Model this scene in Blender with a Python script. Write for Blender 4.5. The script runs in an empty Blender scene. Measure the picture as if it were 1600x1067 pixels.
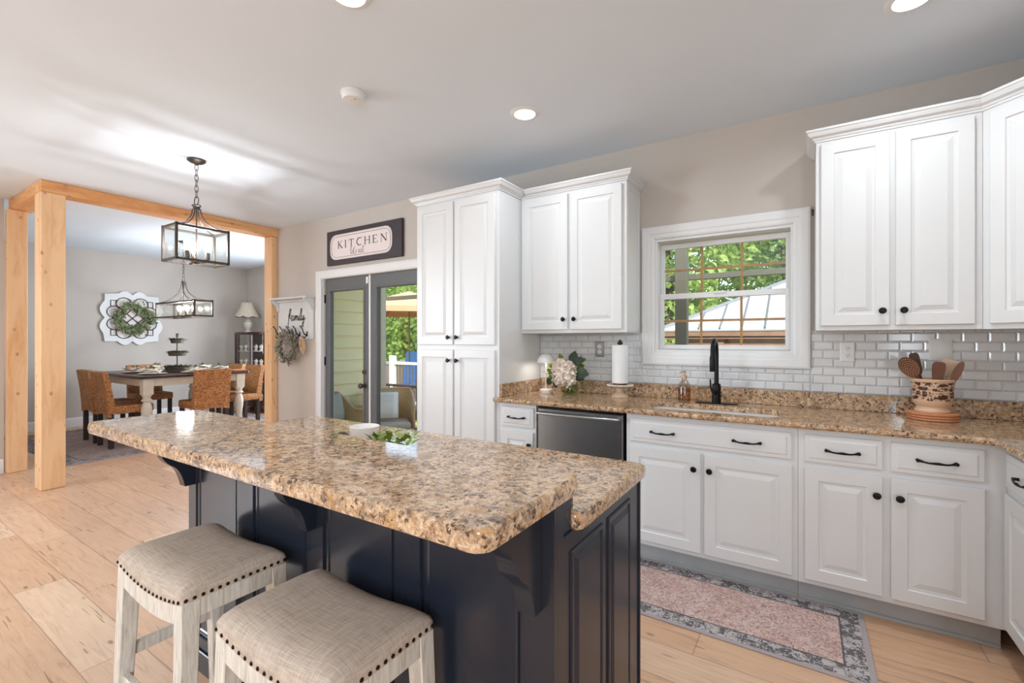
import bpy, bmesh, math, random
from mathutils import Vector, Matrix
from mathutils.geometry import tessellate_polygon
random.seed(7)
R = math.radians
S = bpy.context.scene
COL = S.collection
# ------------------------------------------------------------------ camera, world, sun, window fill lamps, exposure
cam_data = bpy.data.cameras.new('camera'); cam = bpy.data.objects.new('camera', cam_data); COL.objects.link(cam)
cam.location = (0, 0, 1.335); cam.rotation_euler = (R(90), 0, R(32.5))
cam_data.sensor_width = 36; cam_data.lens = 36 * 715 / 1600; cam_data.shift_y = -2.0 / 1600
cam_data.clip_start = 0.05; cam_data.clip_end = 300
S.camera = cam
S.view_settings.view_transform = 'Standard'; S.view_settings.look = 'None'
S.view_settings.exposure = 0.27; S.view_settings.gamma = 1; S.view_settings.use_curve_mapping = False
world = bpy.data.worlds.new('world'); S.world = world; world.use_nodes = True
wn = world.node_tree.nodes; wl = world.node_tree.links
sky = wn.new('ShaderNodeTexSky'); sky.sky_type = 'NISHITA'; sky.sun_disc = False
sky.sun_elevation = R(52); sky.sun_rotation = R(160); sky.air_density = 1.2; sky.dust_density = 1.5
wl.new(sky.outputs[0], wn['Background'].inputs[0]); wn['Background'].inputs[1].default_value = 0.5
def light(name, kind, loc, energy, color=(1, 1, 1), rot=(0, 0, 0), **kw):
    d = bpy.data.lights.new(name, kind); d.energy = energy; d.color = color
    for k, v in kw.items(): setattr(d, k, v)
    o = bpy.data.objects.new(name, d); COL.objects.link(o); o.location = loc; o.rotation_euler = rot
    return o
light('sun', 'SUN', (6, -8, 12), 4.5, (1, .96, .88), (R(46), R(14), R(20)), angle=R(1.0))
# fill lamps: two in unseen side windows added for brightness, one at dining window
light('window_fill', 'AREA', (-6.76, -2.3, 1.55), 160, (.78, .89, 1), (R(90), 0, R(-90)), shape='RECTANGLE', size=2.1, size_y=1.5)
light('window_fill', 'AREA', (1.32, -2.6, 1.55), 112, (.78, .89, 1), (R(90), 0, R(90)), shape='RECTANGLE', size=2.1, size_y=1.5)
light('window_fill', 'AREA', (-7.1, 4.84, 1.35), 75, (.78, .88, 1), (R(-90), 0, 0), shape='RECTANGLE', size=1.3, size_y=1.5)
S.cycles.use_denoising = True
S.cycles.max_bounces = 10; S.cycles.diffuse_bounces = 5; S.cycles.transparent_max_bounces = 24
S.cycles.caustics_reflective = False; S.cycles.caustics_refractive = False
S.cycles.sample_clamp_indirect = 6
# ------------------------------------------------------------------ node helpers and materials
def srgb(r, g, b):
    f = lambda c: (c / 255 / 12.92) if c / 255 <= .04045 else ((c / 255 + .055) / 1.055) ** 2.4
    return (f(r), f(g), f(b), 1)
class NT:
    def __init__(s, name):
        s.m = bpy.data.materials.new(name); s.m.use_nodes = True; s.t = s.m.node_tree
        s.b = s.t.nodes['Principled BSDF']; s.out = s.t.nodes['Material Output']
    def n(s, typ, **kw):
        x = s.t.nodes.new('ShaderNode' + typ)
        for k, v in kw.items():
            if k.startswith('i_'):
                key = k[2:]; key = int(key) if key.isdigit() else key
                s.put(x.inputs[key], v)
            else: setattr(x, k, v)
        return x
    def put(s, sock, v):
        if isinstance(v, bpy.types.NodeSocket): s.t.links.new(v, sock)
        else: sock.default_value = v
    def math(s, op, a, b=0.0, c=0.0):
        x = s.n('Math', operation=op); s.put(x.inputs[0], a); s.put(x.inputs[1], b); s.put(x.inputs[2], c); return x.outputs[0]
    def mix(s, f, a, b, blend='MIX'):
        x = s.n('Mix', data_type='RGBA', blend_type=blend); s.put(x.inputs[0], f); s.put(x.inputs[6], a); s.put(x.inputs[7], b); return x.outputs[2]
    def ramp(s, f, stops, interp='LINEAR'):
        x = s.n('ValToRGB'); x.color_ramp.interpolation = interp; e = x.color_ramp.elements
        while len(e) < len(stops): e.new(.5)
        for i, (p, c) in enumerate(stops):
            e[i].position = p; e[i].color = c if len(c) == 4 else (*c, 1)
        s.put(x.inputs[0], f); return x.outputs[0]
    def obj(s): return s.n('TexCoord').outputs['Object']
    def pos(s): return s.n('NewGeometry').outputs['Position']
    def scale(s, vec, sc, loc=(0, 0, 0), rot=(0, 0, 0)):
        x = s.n('Mapping'); s.put(x.inputs[0], vec); x.inputs[1].default_value = loc; x.inputs[2].default_value = rot; x.inputs[3].default_value = sc; return x.outputs[0]
    def noise(s, vec, sc, det=3, rough=.5, dist=0):
        x = s.n('TexNoise'); s.put(x.inputs['Vector'], vec); x.inputs['Scale'].default_value = sc; x.inputs['Detail'].default_value = det
        x.inputs['Roughness'].default_value = rough; x.inputs['Distortion'].default_value = dist; return x.outputs[0]
    def vor(s, vec, sc, feature='F1', out='Distance', rnd=1):
        x = s.n('TexVoronoi', feature=feature); s.put(x.inputs['Vector'], vec); x.inputs['Scale'].default_value = sc
        x.inputs['Randomness'].default_value = rnd; return x.outputs[out]
    def bump(s, h, strength=.3, dist=.01):
        x = s.n('Bump'); s.put(x.inputs['Height'], h); x.inputs['Strength'].default_value = strength; x.inputs['Distance'].default_value = dist
        s.t.links.new(x.outputs[0], s.b.inputs['Normal'])
    def set(s, color=None, rough=None, metal=None, **kw):
        if color is not None: s.put(s.b.inputs['Base Color'], color)
        if rough is not None: s.put(s.b.inputs['Roughness'], rough)
        if metal is not None: s.put(s.b.inputs['Metallic'], metal)
        for k, v in kw.items(): s.put(s.b.inputs[k.replace('_', ' ')], v)
        return s.m
def plain(name, rgb, rough=.5, metal=0, var=0.0, sc=20, bump=0, **kw):
    k = NT(name); c = srgb(*rgb)
    if var or bump:
        nz = k.noise(k.obj(), sc, 4)
        if var:
            d = tuple(x * (1 - var) for x in c[:3]) + (1,); l = tuple(min(1, x * (1 + var)) for x in c[:3]) + (1,)
            c = k.ramp(nz, [(.3, d), (.7, l)])
        if bump: k.bump(nz, bump, .004)
    return k.set(c, rough, metal, **kw)
M = {}
M['wall'] = plain('greige_wall_paint', (197, 189, 181), .85, var=.02, sc=3)
M['ceiling'] = plain('white_ceiling_paint', (222, 230, 238), .9, var=.01, sc=3)
M['white'] = plain('white_cabinet_paint', (221, 221, 221), .32, var=.008, sc=6)
M['trim'] = plain('white_trim_paint', (228, 228, 228), .38, var=.008, sc=6)
M['toe'] = plain('shaded_toe_kick', (176, 177, 177), .6, var=.05, sc=9)  # cabinet white darkened to put the recess shade into the colour
M['black'] = plain('black_iron', (22, 21, 21), .35, .6, var=.1, sc=60)
M['bronze'] = plain('dark_bronze', (84, 74, 66), .42, .6, var=.12, sc=40)
M['steel'] = plain('brushed_steel', (158, 159, 160), .3, 1, var=.05, sc=8)
M['door'] = plain('grey_door_paint', (98, 99, 101), .45, var=.02, sc=8)
M['plastic'] = plain('white_plastic', (228, 228, 226), .4, var=.01, sc=10)
M['plate_steel'] = plain('stainless_plate', (150, 150, 150), .35, .7, var=.05, sc=10)
M['cream'] = plain('cream_paint', (205, 196, 180), .5, var=.05, sc=14)
M['espresso'] = plain('espresso_wood', (60, 42, 36), .3, var=.25, sc=9)
M['darkleg'] = plain('dark_wood_leg', (50, 38, 33), .45, var=.2, sc=12)
M['mahogany'] = plain('mahogany', (62, 26, 24), .25, var=.3, sc=8)
M['plateware'] = plain('white_porcelain', (232, 228, 222), .25, var=.02)
M['napkin'] = plain('cream_linen', (216, 203, 186), .9, var=.08, sc=30, bump=.3)
M['orange'] = plain('orange_linen', (206, 120, 70), .9, var=.1, sc=30)
M['porcelain'] = plain('ivory_ceramic', (214, 206, 192), .35, var=.08, sc=18)
M['shade'] = plain('ivory_shade_fabric', (196, 184, 166), .85, var=.06, sc=40)
M['paper'] = plain('paper_towel', (238, 238, 238), .95, bump=.25, sc=220)
M['petal'] = plain('white_petals', (240, 226, 214), .7, var=.05, sc=30)
M['stem'] = plain('green_stem', (88, 110, 40), .6, var=.2)
M['iron'] = plain('wrought_iron', (48, 34, 32), .5, .4, var=.1)
M['moulding'] = plain('distressed_white_wood', (222, 214, 208), .7, var=.06, sc=14, bump=.3)
M['tray'] = plain('weathered_tin', (96, 88, 76), .6, .3, var=.2, sc=20)
M['bead'] = plain('wood_bead', (206, 170, 140), .6, var=.15, sc=25)
M['copper'] = plain('copper_pump', (205, 160, 130), .35, .3, var=.05)
M['signboard'] = plain('dark_plum_board', (58, 50, 54), .55, var=.06, sc=12)
M['plaque'] = plain('pale_pink_plaque', (230, 218, 216), .6, var=.02, sc=20)
M['ink'] = plain('dark_lettering', (52, 46, 46), .6)
M['greyink'] = plain('grey_script', (150, 140, 138), .6)
M['rack'] = plain('pale_grey_paint', (216, 218, 220), .55, var=.02, sc=12)
M['siding'] = plain('cream_siding', (250, 234, 188), .7, var=.02, sc=4)
M['deckwood'] = plain('dark_deck_wood', (92, 58, 40), .7, var=.2, sc=5)
M['brownwood'] = plain('brown_stained_wood', (126, 92, 66), .7, var=.2, sc=5)
M['greypost'] = plain('grey_green_painted_post', (92, 92, 76), .7, var=.06, sc=6)
M['vinyl'] = plain('white_vinyl', (240, 240, 238), .4)
M['umbrella'] = plain('tan_orange_canvas', (214, 150, 112), .85, var=.05, sc=3)
M['bluefabric'] = plain('blue_outdoor_fabric', (60, 120, 190), .8, var=.1)
M['hottub'] = plain('brown_grey_panelling', (150, 124, 110), .7, var=.06)
M['cushion'] = plain('grey_cushion', (176, 172, 160), .9, var=.06, sc=30)
M['muntin'] = plain('tan_window_grille', (178, 128, 62), .45, var=.06)
M['bark'] = plain('bark', (74, 62, 48), .9, var=.3, sc=6, bump=.6)
M['navy'] = plain('navy_cabinet_paint', (33, 37, 47), .22, var=.03, sc=10)
M['nail'] = plain('antique_brass_nail', (52, 34, 26), .35, .8)
M['roof'] = plain('white_metal_roof', (178, 179, 181), .45, .0, var=.02, sc=3)
M['ceramic_white'] = plain('white_enamel', (235, 230, 226), .35, var=.01)
M['lampbase'] = plain('blush_white_enamel', (236, 222, 214), .35)
M['terracotta'] = plain('terracotta', (196, 132, 92), .6, var=.12, sc=30)
M['spoonwood'] = plain('brown_spoon_wood', (108, 66, 44), .5, var=.2, sc=18)
M['darkspoon'] = plain('dark_walnut_wood', (76, 50, 38), .5, var=.2, sc=18)
M['palespoon'] = plain('pale_beech_wood', (206, 180, 150), .55, var=.06, sc=14)
def glass_mat(name, tint=(1, 1, 1), gl=.9):
    k = NT(name); t = k.t; t.nodes.remove(k.b)
    tr = k.n('BsdfTransparent'); tr.inputs[0].default_value = (*tint, 1)
    g = k.n('BsdfGlossy'); g.inputs['Roughness'].default_value = .02; g.inputs[0].default_value = (gl, gl, gl, 1)
    lw = k.n('LayerWeight'); lw.inputs[0].default_value = .5
    fac = k.math('ADD', k.math('MULTIPLY', k.math('POWER', lw.outputs['Facing'], 5.0), .85), .04)
    mx = k.n('MixShader'); t.links.new(fac, mx.inputs[0]); t.links.new(tr.outputs[0], mx.inputs[1]); t.links.new(g.outputs[0], mx.inputs[2])
    t.links.new(mx.outputs[0], k.out.inputs[0]); return k.m
M['glass'] = glass_mat('clear_glass', (.97, .98, .97))
M['vaseglass'] = glass_mat('green_water_glass', (.80, .86, .70))
M['soapglass'] = glass_mat('clear_bottle_glass', (.90, .86, .82))
M['soap'] = glass_mat('amber_soap', (.93, .78, .60), .3)
def emit(name, col, st):
    k = NT(name); k.t.nodes.remove(k.b); e = k.n('Emission'); e.inputs[0].default_value = (*col, 1); e.inputs[1].default_value = st
    k.t.links.new(e.outputs[0], k.out.inputs[0]); return k.m
M['lens'] = emit('lit_lamp_lens', (1, .97, .92), 9)
M['filament'] = emit('lit_filament', (1, .86, .66), 60)
k = NT('lit_bulb_glass'); k.t.nodes.remove(k.b)
tr = k.n('BsdfTransparent'); em = k.n('Emission'); em.inputs[0].default_value = (1, .93, .82, 1); em.inputs[1].default_value = .9
ad = k.n('AddShader'); k.t.links.new(tr.outputs[0], ad.inputs[0]); k.t.links.new(em.outputs[0], ad.inputs[1]); k.t.links.new(ad.outputs[0], k.out.inputs[0]); M['bulb'] = k.m
# granite
k = NT('gold_brown_granite'); p = k.pos()
big = k.noise(p, 11, 4, .6, .6); mid = k.noise(p, 50, 5, .7, .9); fine = k.noise(p, 210, 3, .6)
base = k.ramp(mid, [(.30, srgb(78, 58, 46)), (.41, srgb(150, 120, 95)), (.52, srgb(202, 172, 142)), (.66, srgb(228, 206, 180)), (.8, srgb(208, 174, 132))])
tint = k.ramp(big, [(.32, srgb(176, 146, 116)), (.5, srgb(240, 226, 206)), (.7, srgb(216, 190, 160))])
col = k.mix(.55, base, tint, 'MULTIPLY')
spk = k.vor(p, 78); blot = k.noise(p, 27, 4, .65, .9)
mask = k.math('MULTIPLY', k.math('LESS_THAN', spk, .46), k.math('GREATER_THAN', blot, .535))
col = k.mix(k.math('MULTIPLY', mask, .85), col, srgb(44, 36, 34))
mask2 = k.math('MULTIPLY', k.math('GREATER_THAN', fine, .56), k.math('LESS_THAN', blot, .46))
col = k.mix(k.math('MULTIPLY', mask2, .7), col, srgb(222, 204, 182))
gy = k.math('MULTIPLY', k.math('GREATER_THAN', k.noise(p, 19, 3, .6, 1.2), .585), .55); col = k.mix(gy, col, srgb(128, 112, 96))
oc = k.math('MULTIPLY', k.math('GREATER_THAN', k.noise(k.scale(p, (1, 1, 1), (3, 1, 7)), 23, 3, .6, .8), .61), .55); col = k.mix(oc, col, srgb(186, 140, 84))
M['granite'] = k.set(col, .07); k.b.inputs['Specular IOR Level'].default_value = .6
# plank floor (boards run along x)
k = NT('natural_oak_planks'); p = k.pos(); sp = k.n('SeparateXYZ'); k.put(sp.inputs[0], p); X, Y = sp.outputs[0], sp.outputs[1]
WID = .205; yr = k.math('DIVIDE', Y, WID); row = k.math('FLOOR', yr); fy = k.math('FRACT', yr)
wnz = k.n('TexWhiteNoise', noise_dimensions='1D'); k.put(wnz.inputs['W'], row)
xs = k.math('DIVIDE', k.math('ADD', X, k.math('MULTIPLY', wnz.outputs[0], 9.7)), 1.05); colm = k.math('FLOOR', xs); fx = k.math('FRACT', xs)
cb = k.n('CombineXYZ'); k.put(cb.inputs[0], colm); k.put(cb.inputs[1], row)
w2 = k.n('TexWhiteNoise', noise_dimensions='2D'); k.put(w2.inputs['Vector'], cb.outputs[0])
tone = k.ramp(w2.outputs[0], [(0, srgb(208, 168, 136)), (.3, srgb(222, 184, 152)), (.55, srgb(214, 172, 138)), (.8, srgb(230, 198, 168)), (1, srgb(202, 158, 126))])
off = k.n('VectorMath', operation='ADD'); k.put(off.inputs[0], p); k.put(off.inputs[1], k.n('CombineXYZ', i_0=k.math('MULTIPLY', w2.outputs[0], 37.0), i_1=0.0, i_2=0.0).outputs[0])
gr = k.noise(k.scale(off.outputs[0], (1.6, 16, 1)), 2.2, 6, .62, 1.1)
gcol = k.ramp(gr, [(.25, (.70, .64, .60)), (.45, (.95, .93, .92)), (.7, (1.06, 1.05, 1.04)), (.85, (.86, .80, .76))])
col = k.mix(1, tone, gcol, 'MULTIPLY')
kn = k.vor(k.scale(off.outputs[0], (1.7, 4.2, 1)), 1.5); kmask = k.ramp(kn, [(.0, (1, 1, 1)), (.035, (.8, .8, .8)), (.075, (0, 0, 0))])
col = k.mix(k.math('MULTIPLY', kmask, .8), col, srgb(104, 68, 46))
ck = k.noise(k.scale(off.outputs[0], (2.0, 30, 1)), 1.3, 2, .4, .4); ckm = k.math('MULTIPLY', k.math('GREATER_THAN', ck, .69), .55)
col = k.mix(ckm, col, srgb(120, 82, 58))
e1 = k.math('MINIMUM', fy, k.math('SUBTRACT', 1, fy)); e2 = k.math('MULTIPLY', k.math('MINIMUM', fx, k.math('SUBTRACT', 1, fx)), 5.5)
edge = k.math('MINIMUM', e1, e2); gap = k.ramp(edge, [(0, (1, 1, 1)), (.008, (.6, .6, .6)), (.018, (0, 0, 0))])
col = k.mix(k.math('MULTIPLY', gap, .55), col, srgb(110, 76, 54))
k.bump(k.math('SUBTRACT', k.math('MULTIPLY', gr, .25), gap), .25, .003)
M['oak'] = k.set(col, k.ramp(gr, [(.3, (.42, .42, .42)), (.7, (.30, .30, .30))]))
# raw timber posts (grain along given axis)
def timber(name, sc, rgb1, rgb2):
    k = NT(name); p = k.pos()
    g = k.noise(k.scale(p, sc), 9, 5, .65, 1.2)
    c = k.ramp(g, [(.3, srgb(*rgb1)), (.5, srgb(*rgb2)), (.75, srgb(238, 196, 150))])
    v = k.vor(k.scale(p, tuple(11 if s > .5 else 7 for s in sc)), 1.0); km = k.ramp(v, [(0, (1, 1, 1)), (.07, (.8, .8, .8)), (.14, (.15, .15, .15)), (.2, (0, 0, 0))])
    c = k.mix(k.math('MULTIPLY', km, .75), c, srgb(134, 84, 52)); k.bump(g, .15, .003)
    return k.set(c, .6)
M['timber_z'] = timber('raw_pine_upright', (1, 1, .12), (218, 166, 118), (232, 190, 146))
M['timber_y'] = timber('raw_pine_beam', (1, .12, 1), (206, 138, 84), (224, 164, 108))
M['timber_x'] = timber('raw_pine_cross_beam', (.12, 1, 1), (206, 138, 84), (224, 164, 108))
# upholstery
k = NT('taupe_linen'); o = k.obj()
a = k.noise(k.scale(o, (12, 260, 30)), 1.6, 3); b = k.noise(k.scale(o, (260, 12, 30)), 1.6, 3)
w = k.math('ADD', k.math('MULTIPLY', a, .5), k.math('MULTIPLY', b, .5))
c = k.ramp(w, [(.32, srgb(160, 142, 126)), (.5, srgb(186, 168, 151)), (.66, srgb(203, 186, 169))])
k.bump(w, .5, .002); M['linen'] = k.set(c, .92)
k = NT('whitewashed_wood'); o = k.obj(); g = k.noise(k.scale(o, (30, 30, 2.5)), 5, 4, .6, .4)
M['whitewash'] = k.set(k.ramp(g, [(.3, srgb(178, 167, 152)), (.5, srgb(208, 199, 186)), (.7, srgb(222, 214, 203))]), .6)
# wicker
k = NT('woven_wicker'); o = k.obj(); ws = k.n('TexWave', wave_type='BANDS', bands_direction='Z'); k.put(ws.inputs[0], o); ws.inputs['Scale'].default_value = 26; ws.inputs['Distortion'].default_value = 2.2; ws.inputs['Detail'].default_value = 2
vz = k.vor(k.scale(o, (34, 34, 62)), 1.0); nn = k.noise(o, 9, 3)
h = k.math('SUBTRACT', k.math('MULTIPLY', ws.outputs[1], .6), k.math('MULTIPLY', vz, .7))
c = k.ramp(k.math('ADD', h, k.math('MULTIPLY', nn, .35)), [(0, srgb(120, 72, 36)), (.2, srgb(186, 122, 68)), (.5, srgb(222, 164, 104))])
k.bump(h, .5, .006); M['wicker'] = k.set(c, .6)
k = NT('rattan_outdoor'); o = k.obj(); ws = k.n('TexWave', bands_direction='DIAGONAL'); k.put(ws.inputs[0], o); ws.inputs['Scale'].default_value = 22
k.bump(ws.outputs[1], .6, .006); M['rattan'] = k.set(k.ramp(ws.outputs[1], [(.2, srgb(176, 144, 100)), (.7, srgb(222, 192, 146))]), .7)
# glazed tile
k = NT('glazed_white_tile'); M['tile'] = k.set(k.ramp(k.noise(k.pos(), 5, 2), [(.3, srgb(206, 207, 208)), (.7, srgb(220, 221, 222))]), .12)
M['grout'] = plain('pale_grout', (206, 207, 208), .9)
# carved planter: openwork holes coloured dark to stand for the shaded interior
k = NT('carved_stoneware'); o = k.obj(); d = k.n('VectorMath', operation='ADD'); k.put(d.inputs[0], k.scale(o, (22, 22, 44)))
k.put(d.inputs[1], k.n('TexNoise', i_Scale=26.0).outputs[1]); v = k.vor(d.outputs[0], 1.0, 'DISTANCE_TO_EDGE'); s2 = k.n('SeparateXYZ'); k.put(s2.inputs[0], o)
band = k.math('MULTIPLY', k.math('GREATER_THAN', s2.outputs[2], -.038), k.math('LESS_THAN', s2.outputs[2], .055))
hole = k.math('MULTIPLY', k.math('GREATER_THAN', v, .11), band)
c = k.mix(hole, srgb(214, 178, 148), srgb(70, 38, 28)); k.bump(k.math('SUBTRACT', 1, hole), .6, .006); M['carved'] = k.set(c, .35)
# leaves
def leafmat(name, a, b, trans=.0):
    k = NT(name); nz = k.noise(k.obj(), 14, 3); c = k.ramp(nz, [(.3, srgb(*a)), (.7, srgb(*b))]); m = k.set(c, .55)
    if trans:
        tl = k.n('BsdfTranslucent'); k.put(tl.inputs[0], c); mx = k.n('MixShader'); mx.inputs[0].default_value = trans
        k.t.links.new(k.b.outputs[0], mx.inputs[1]); k.t.links.new(tl.outputs[0], mx.inputs[2]); k.t.links.new(mx.outputs[0], k.out.inputs[0])
    return m
M['leaf_wreath'] = leafmat('wreath_leaves', (72, 84, 52), (140, 150, 104))
M['leaf_bright'] = leafmat('bright_green_leaves', (84, 112, 30), (140, 160, 60))
M['leaf_dark'] = leafmat('dark_green_leaves', (24, 36, 22), (44, 60, 32))
M['leaf_sage'] = leafmat('dusty_sage_leaves', (92, 88, 76), (150, 142, 124))
M['leaf_tray'] = leafmat('grey_green_sprigs', (70, 72, 58), (116, 116, 96))
def treemat(name, a, b, c3):
    k = NT(name); nz = k.noise(k.pos(), .9, 4, .6); n2 = k.noise(k.pos(), 7, 2)
    c = k.ramp(k.math('ADD', k.math('MULTIPLY', nz, .6), k.math('MULTIPLY', n2, .4)), [(.35, srgb(*a)), (.52, srgb(*b)), (.68, srgb(*c3))])
    k.set(c, .6); tl = k.n('BsdfTranslucent'); k.put(tl.inputs[0], c); mx = k.n('MixShader'); mx.inputs[0].default_value = .5
    k.t.links.new(k.b.outputs[0], mx.inputs[1]); k.t.links.new(tl.outputs[0], mx.inputs[2]); k.t.links.new(mx.outputs[0], k.out.inputs[0]); return k.m
M['tree1'] = treemat('light_green_canopy', (120, 146, 70), (172, 196, 108), (214, 228, 150))
M['tree2'] = treemat('mid_green_canopy', (100, 128, 66), (150, 178, 98), (192, 210, 132))
k = NT('lawn_grass'); M['lawn'] = k.set(k.ramp(k.noise(k.pos(), 3, 5), [(.3, srgb(128, 146, 70)), (.7, srgb(190, 200, 112))]), .9)
# rugs
def rugmat(name, hx, hy, c1, c2, cb, dark, bw):
    k = NT(name); o = k.obj(); s = k.n('SeparateXYZ'); k.put(s.inputs[0], o)
    dx = k.math('SUBTRACT', hx, k.math('ABSOLUTE', s.outputs[0])); dy = k.math('SUBTRACT', hy, k.math('ABSOLUTE', s.outputs[1])); d = k.math('MINIMUM', dx, dy)
    nz = k.noise(o, 6, 4, .6); n2 = k.noise(o, 46, 3, .6, 1.5); n3 = k.noise(o, 150, 2)
    field = k.ramp(nz, [(.38, srgb(*c1)), (.62, srgb(*c2))])
    motif = k.math('ABSOLUTE', k.math('SUBTRACT', k.noise(k.scale(o, (1, 1, 1)), 21, 3, .6, 2.5), .5))
    fm = k.math('MULTIPLY', k.math('LESS_THAN', motif, .045), k.math('GREATER_THAN', n2, .40))
    field = k.mix(k.math('MULTIPLY', fm, .62), field, srgb(112, 82, 76))
    lm = k.math('GREATER_THAN', n2, .58); field = k.mix(k.math('MULTIPLY', lm, .35), field, srgb(222, 198, 190))
    v = k.vor(o, 17, 'F1'); ve = k.math('ABSOLUTE', k.math('SUBTRACT', k.noise(o, 30, 2, .5, 1.2), .5))
    bm = k.math('MAXIMUM', k.math('LESS_THAN', ve, .03), k.math('MULTIPLY', k.math('GREATER_THAN', v, .50), k.math('GREATER_THAN', n2, .46)))
    bord = k.mix(k.math('MULTIPLY', bm, .85), srgb(*cb), srgb(*dark))
    col = k.mix(k.math('LESS_THAN', d, bw), field, bord)
    col = k.mix(k.math('MULTIPLY', k.math('LESS_THAN', k.math('ABSOLUTE', k.math('SUBTRACT', d, bw)), .004), .8), col, srgb(*dark))
    col = k.mix(k.math('LESS_THAN', d, .022), col, srgb(176, 164, 164))
    col = k.mix(.25, col, k.ramp(n3, [(.3, (.55, .55, .55)), (.7, (1.1, 1.1, 1.1))]), 'MULTIPLY')
    k.bump(n3, .3, .003); return k.set(col, .95)
M['runner'] = rugmat('faded_pink_runner', .93, .29, (212, 176, 166), (224, 196, 187), (192, 184, 182), (74, 68, 72), .10)
M['rug'] = rugmat('faded_grey_pink_rug', 1.275, 1.5, (158, 138, 134), (176, 158, 152), (168, 158, 156), (76, 70, 76), .22)
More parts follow.
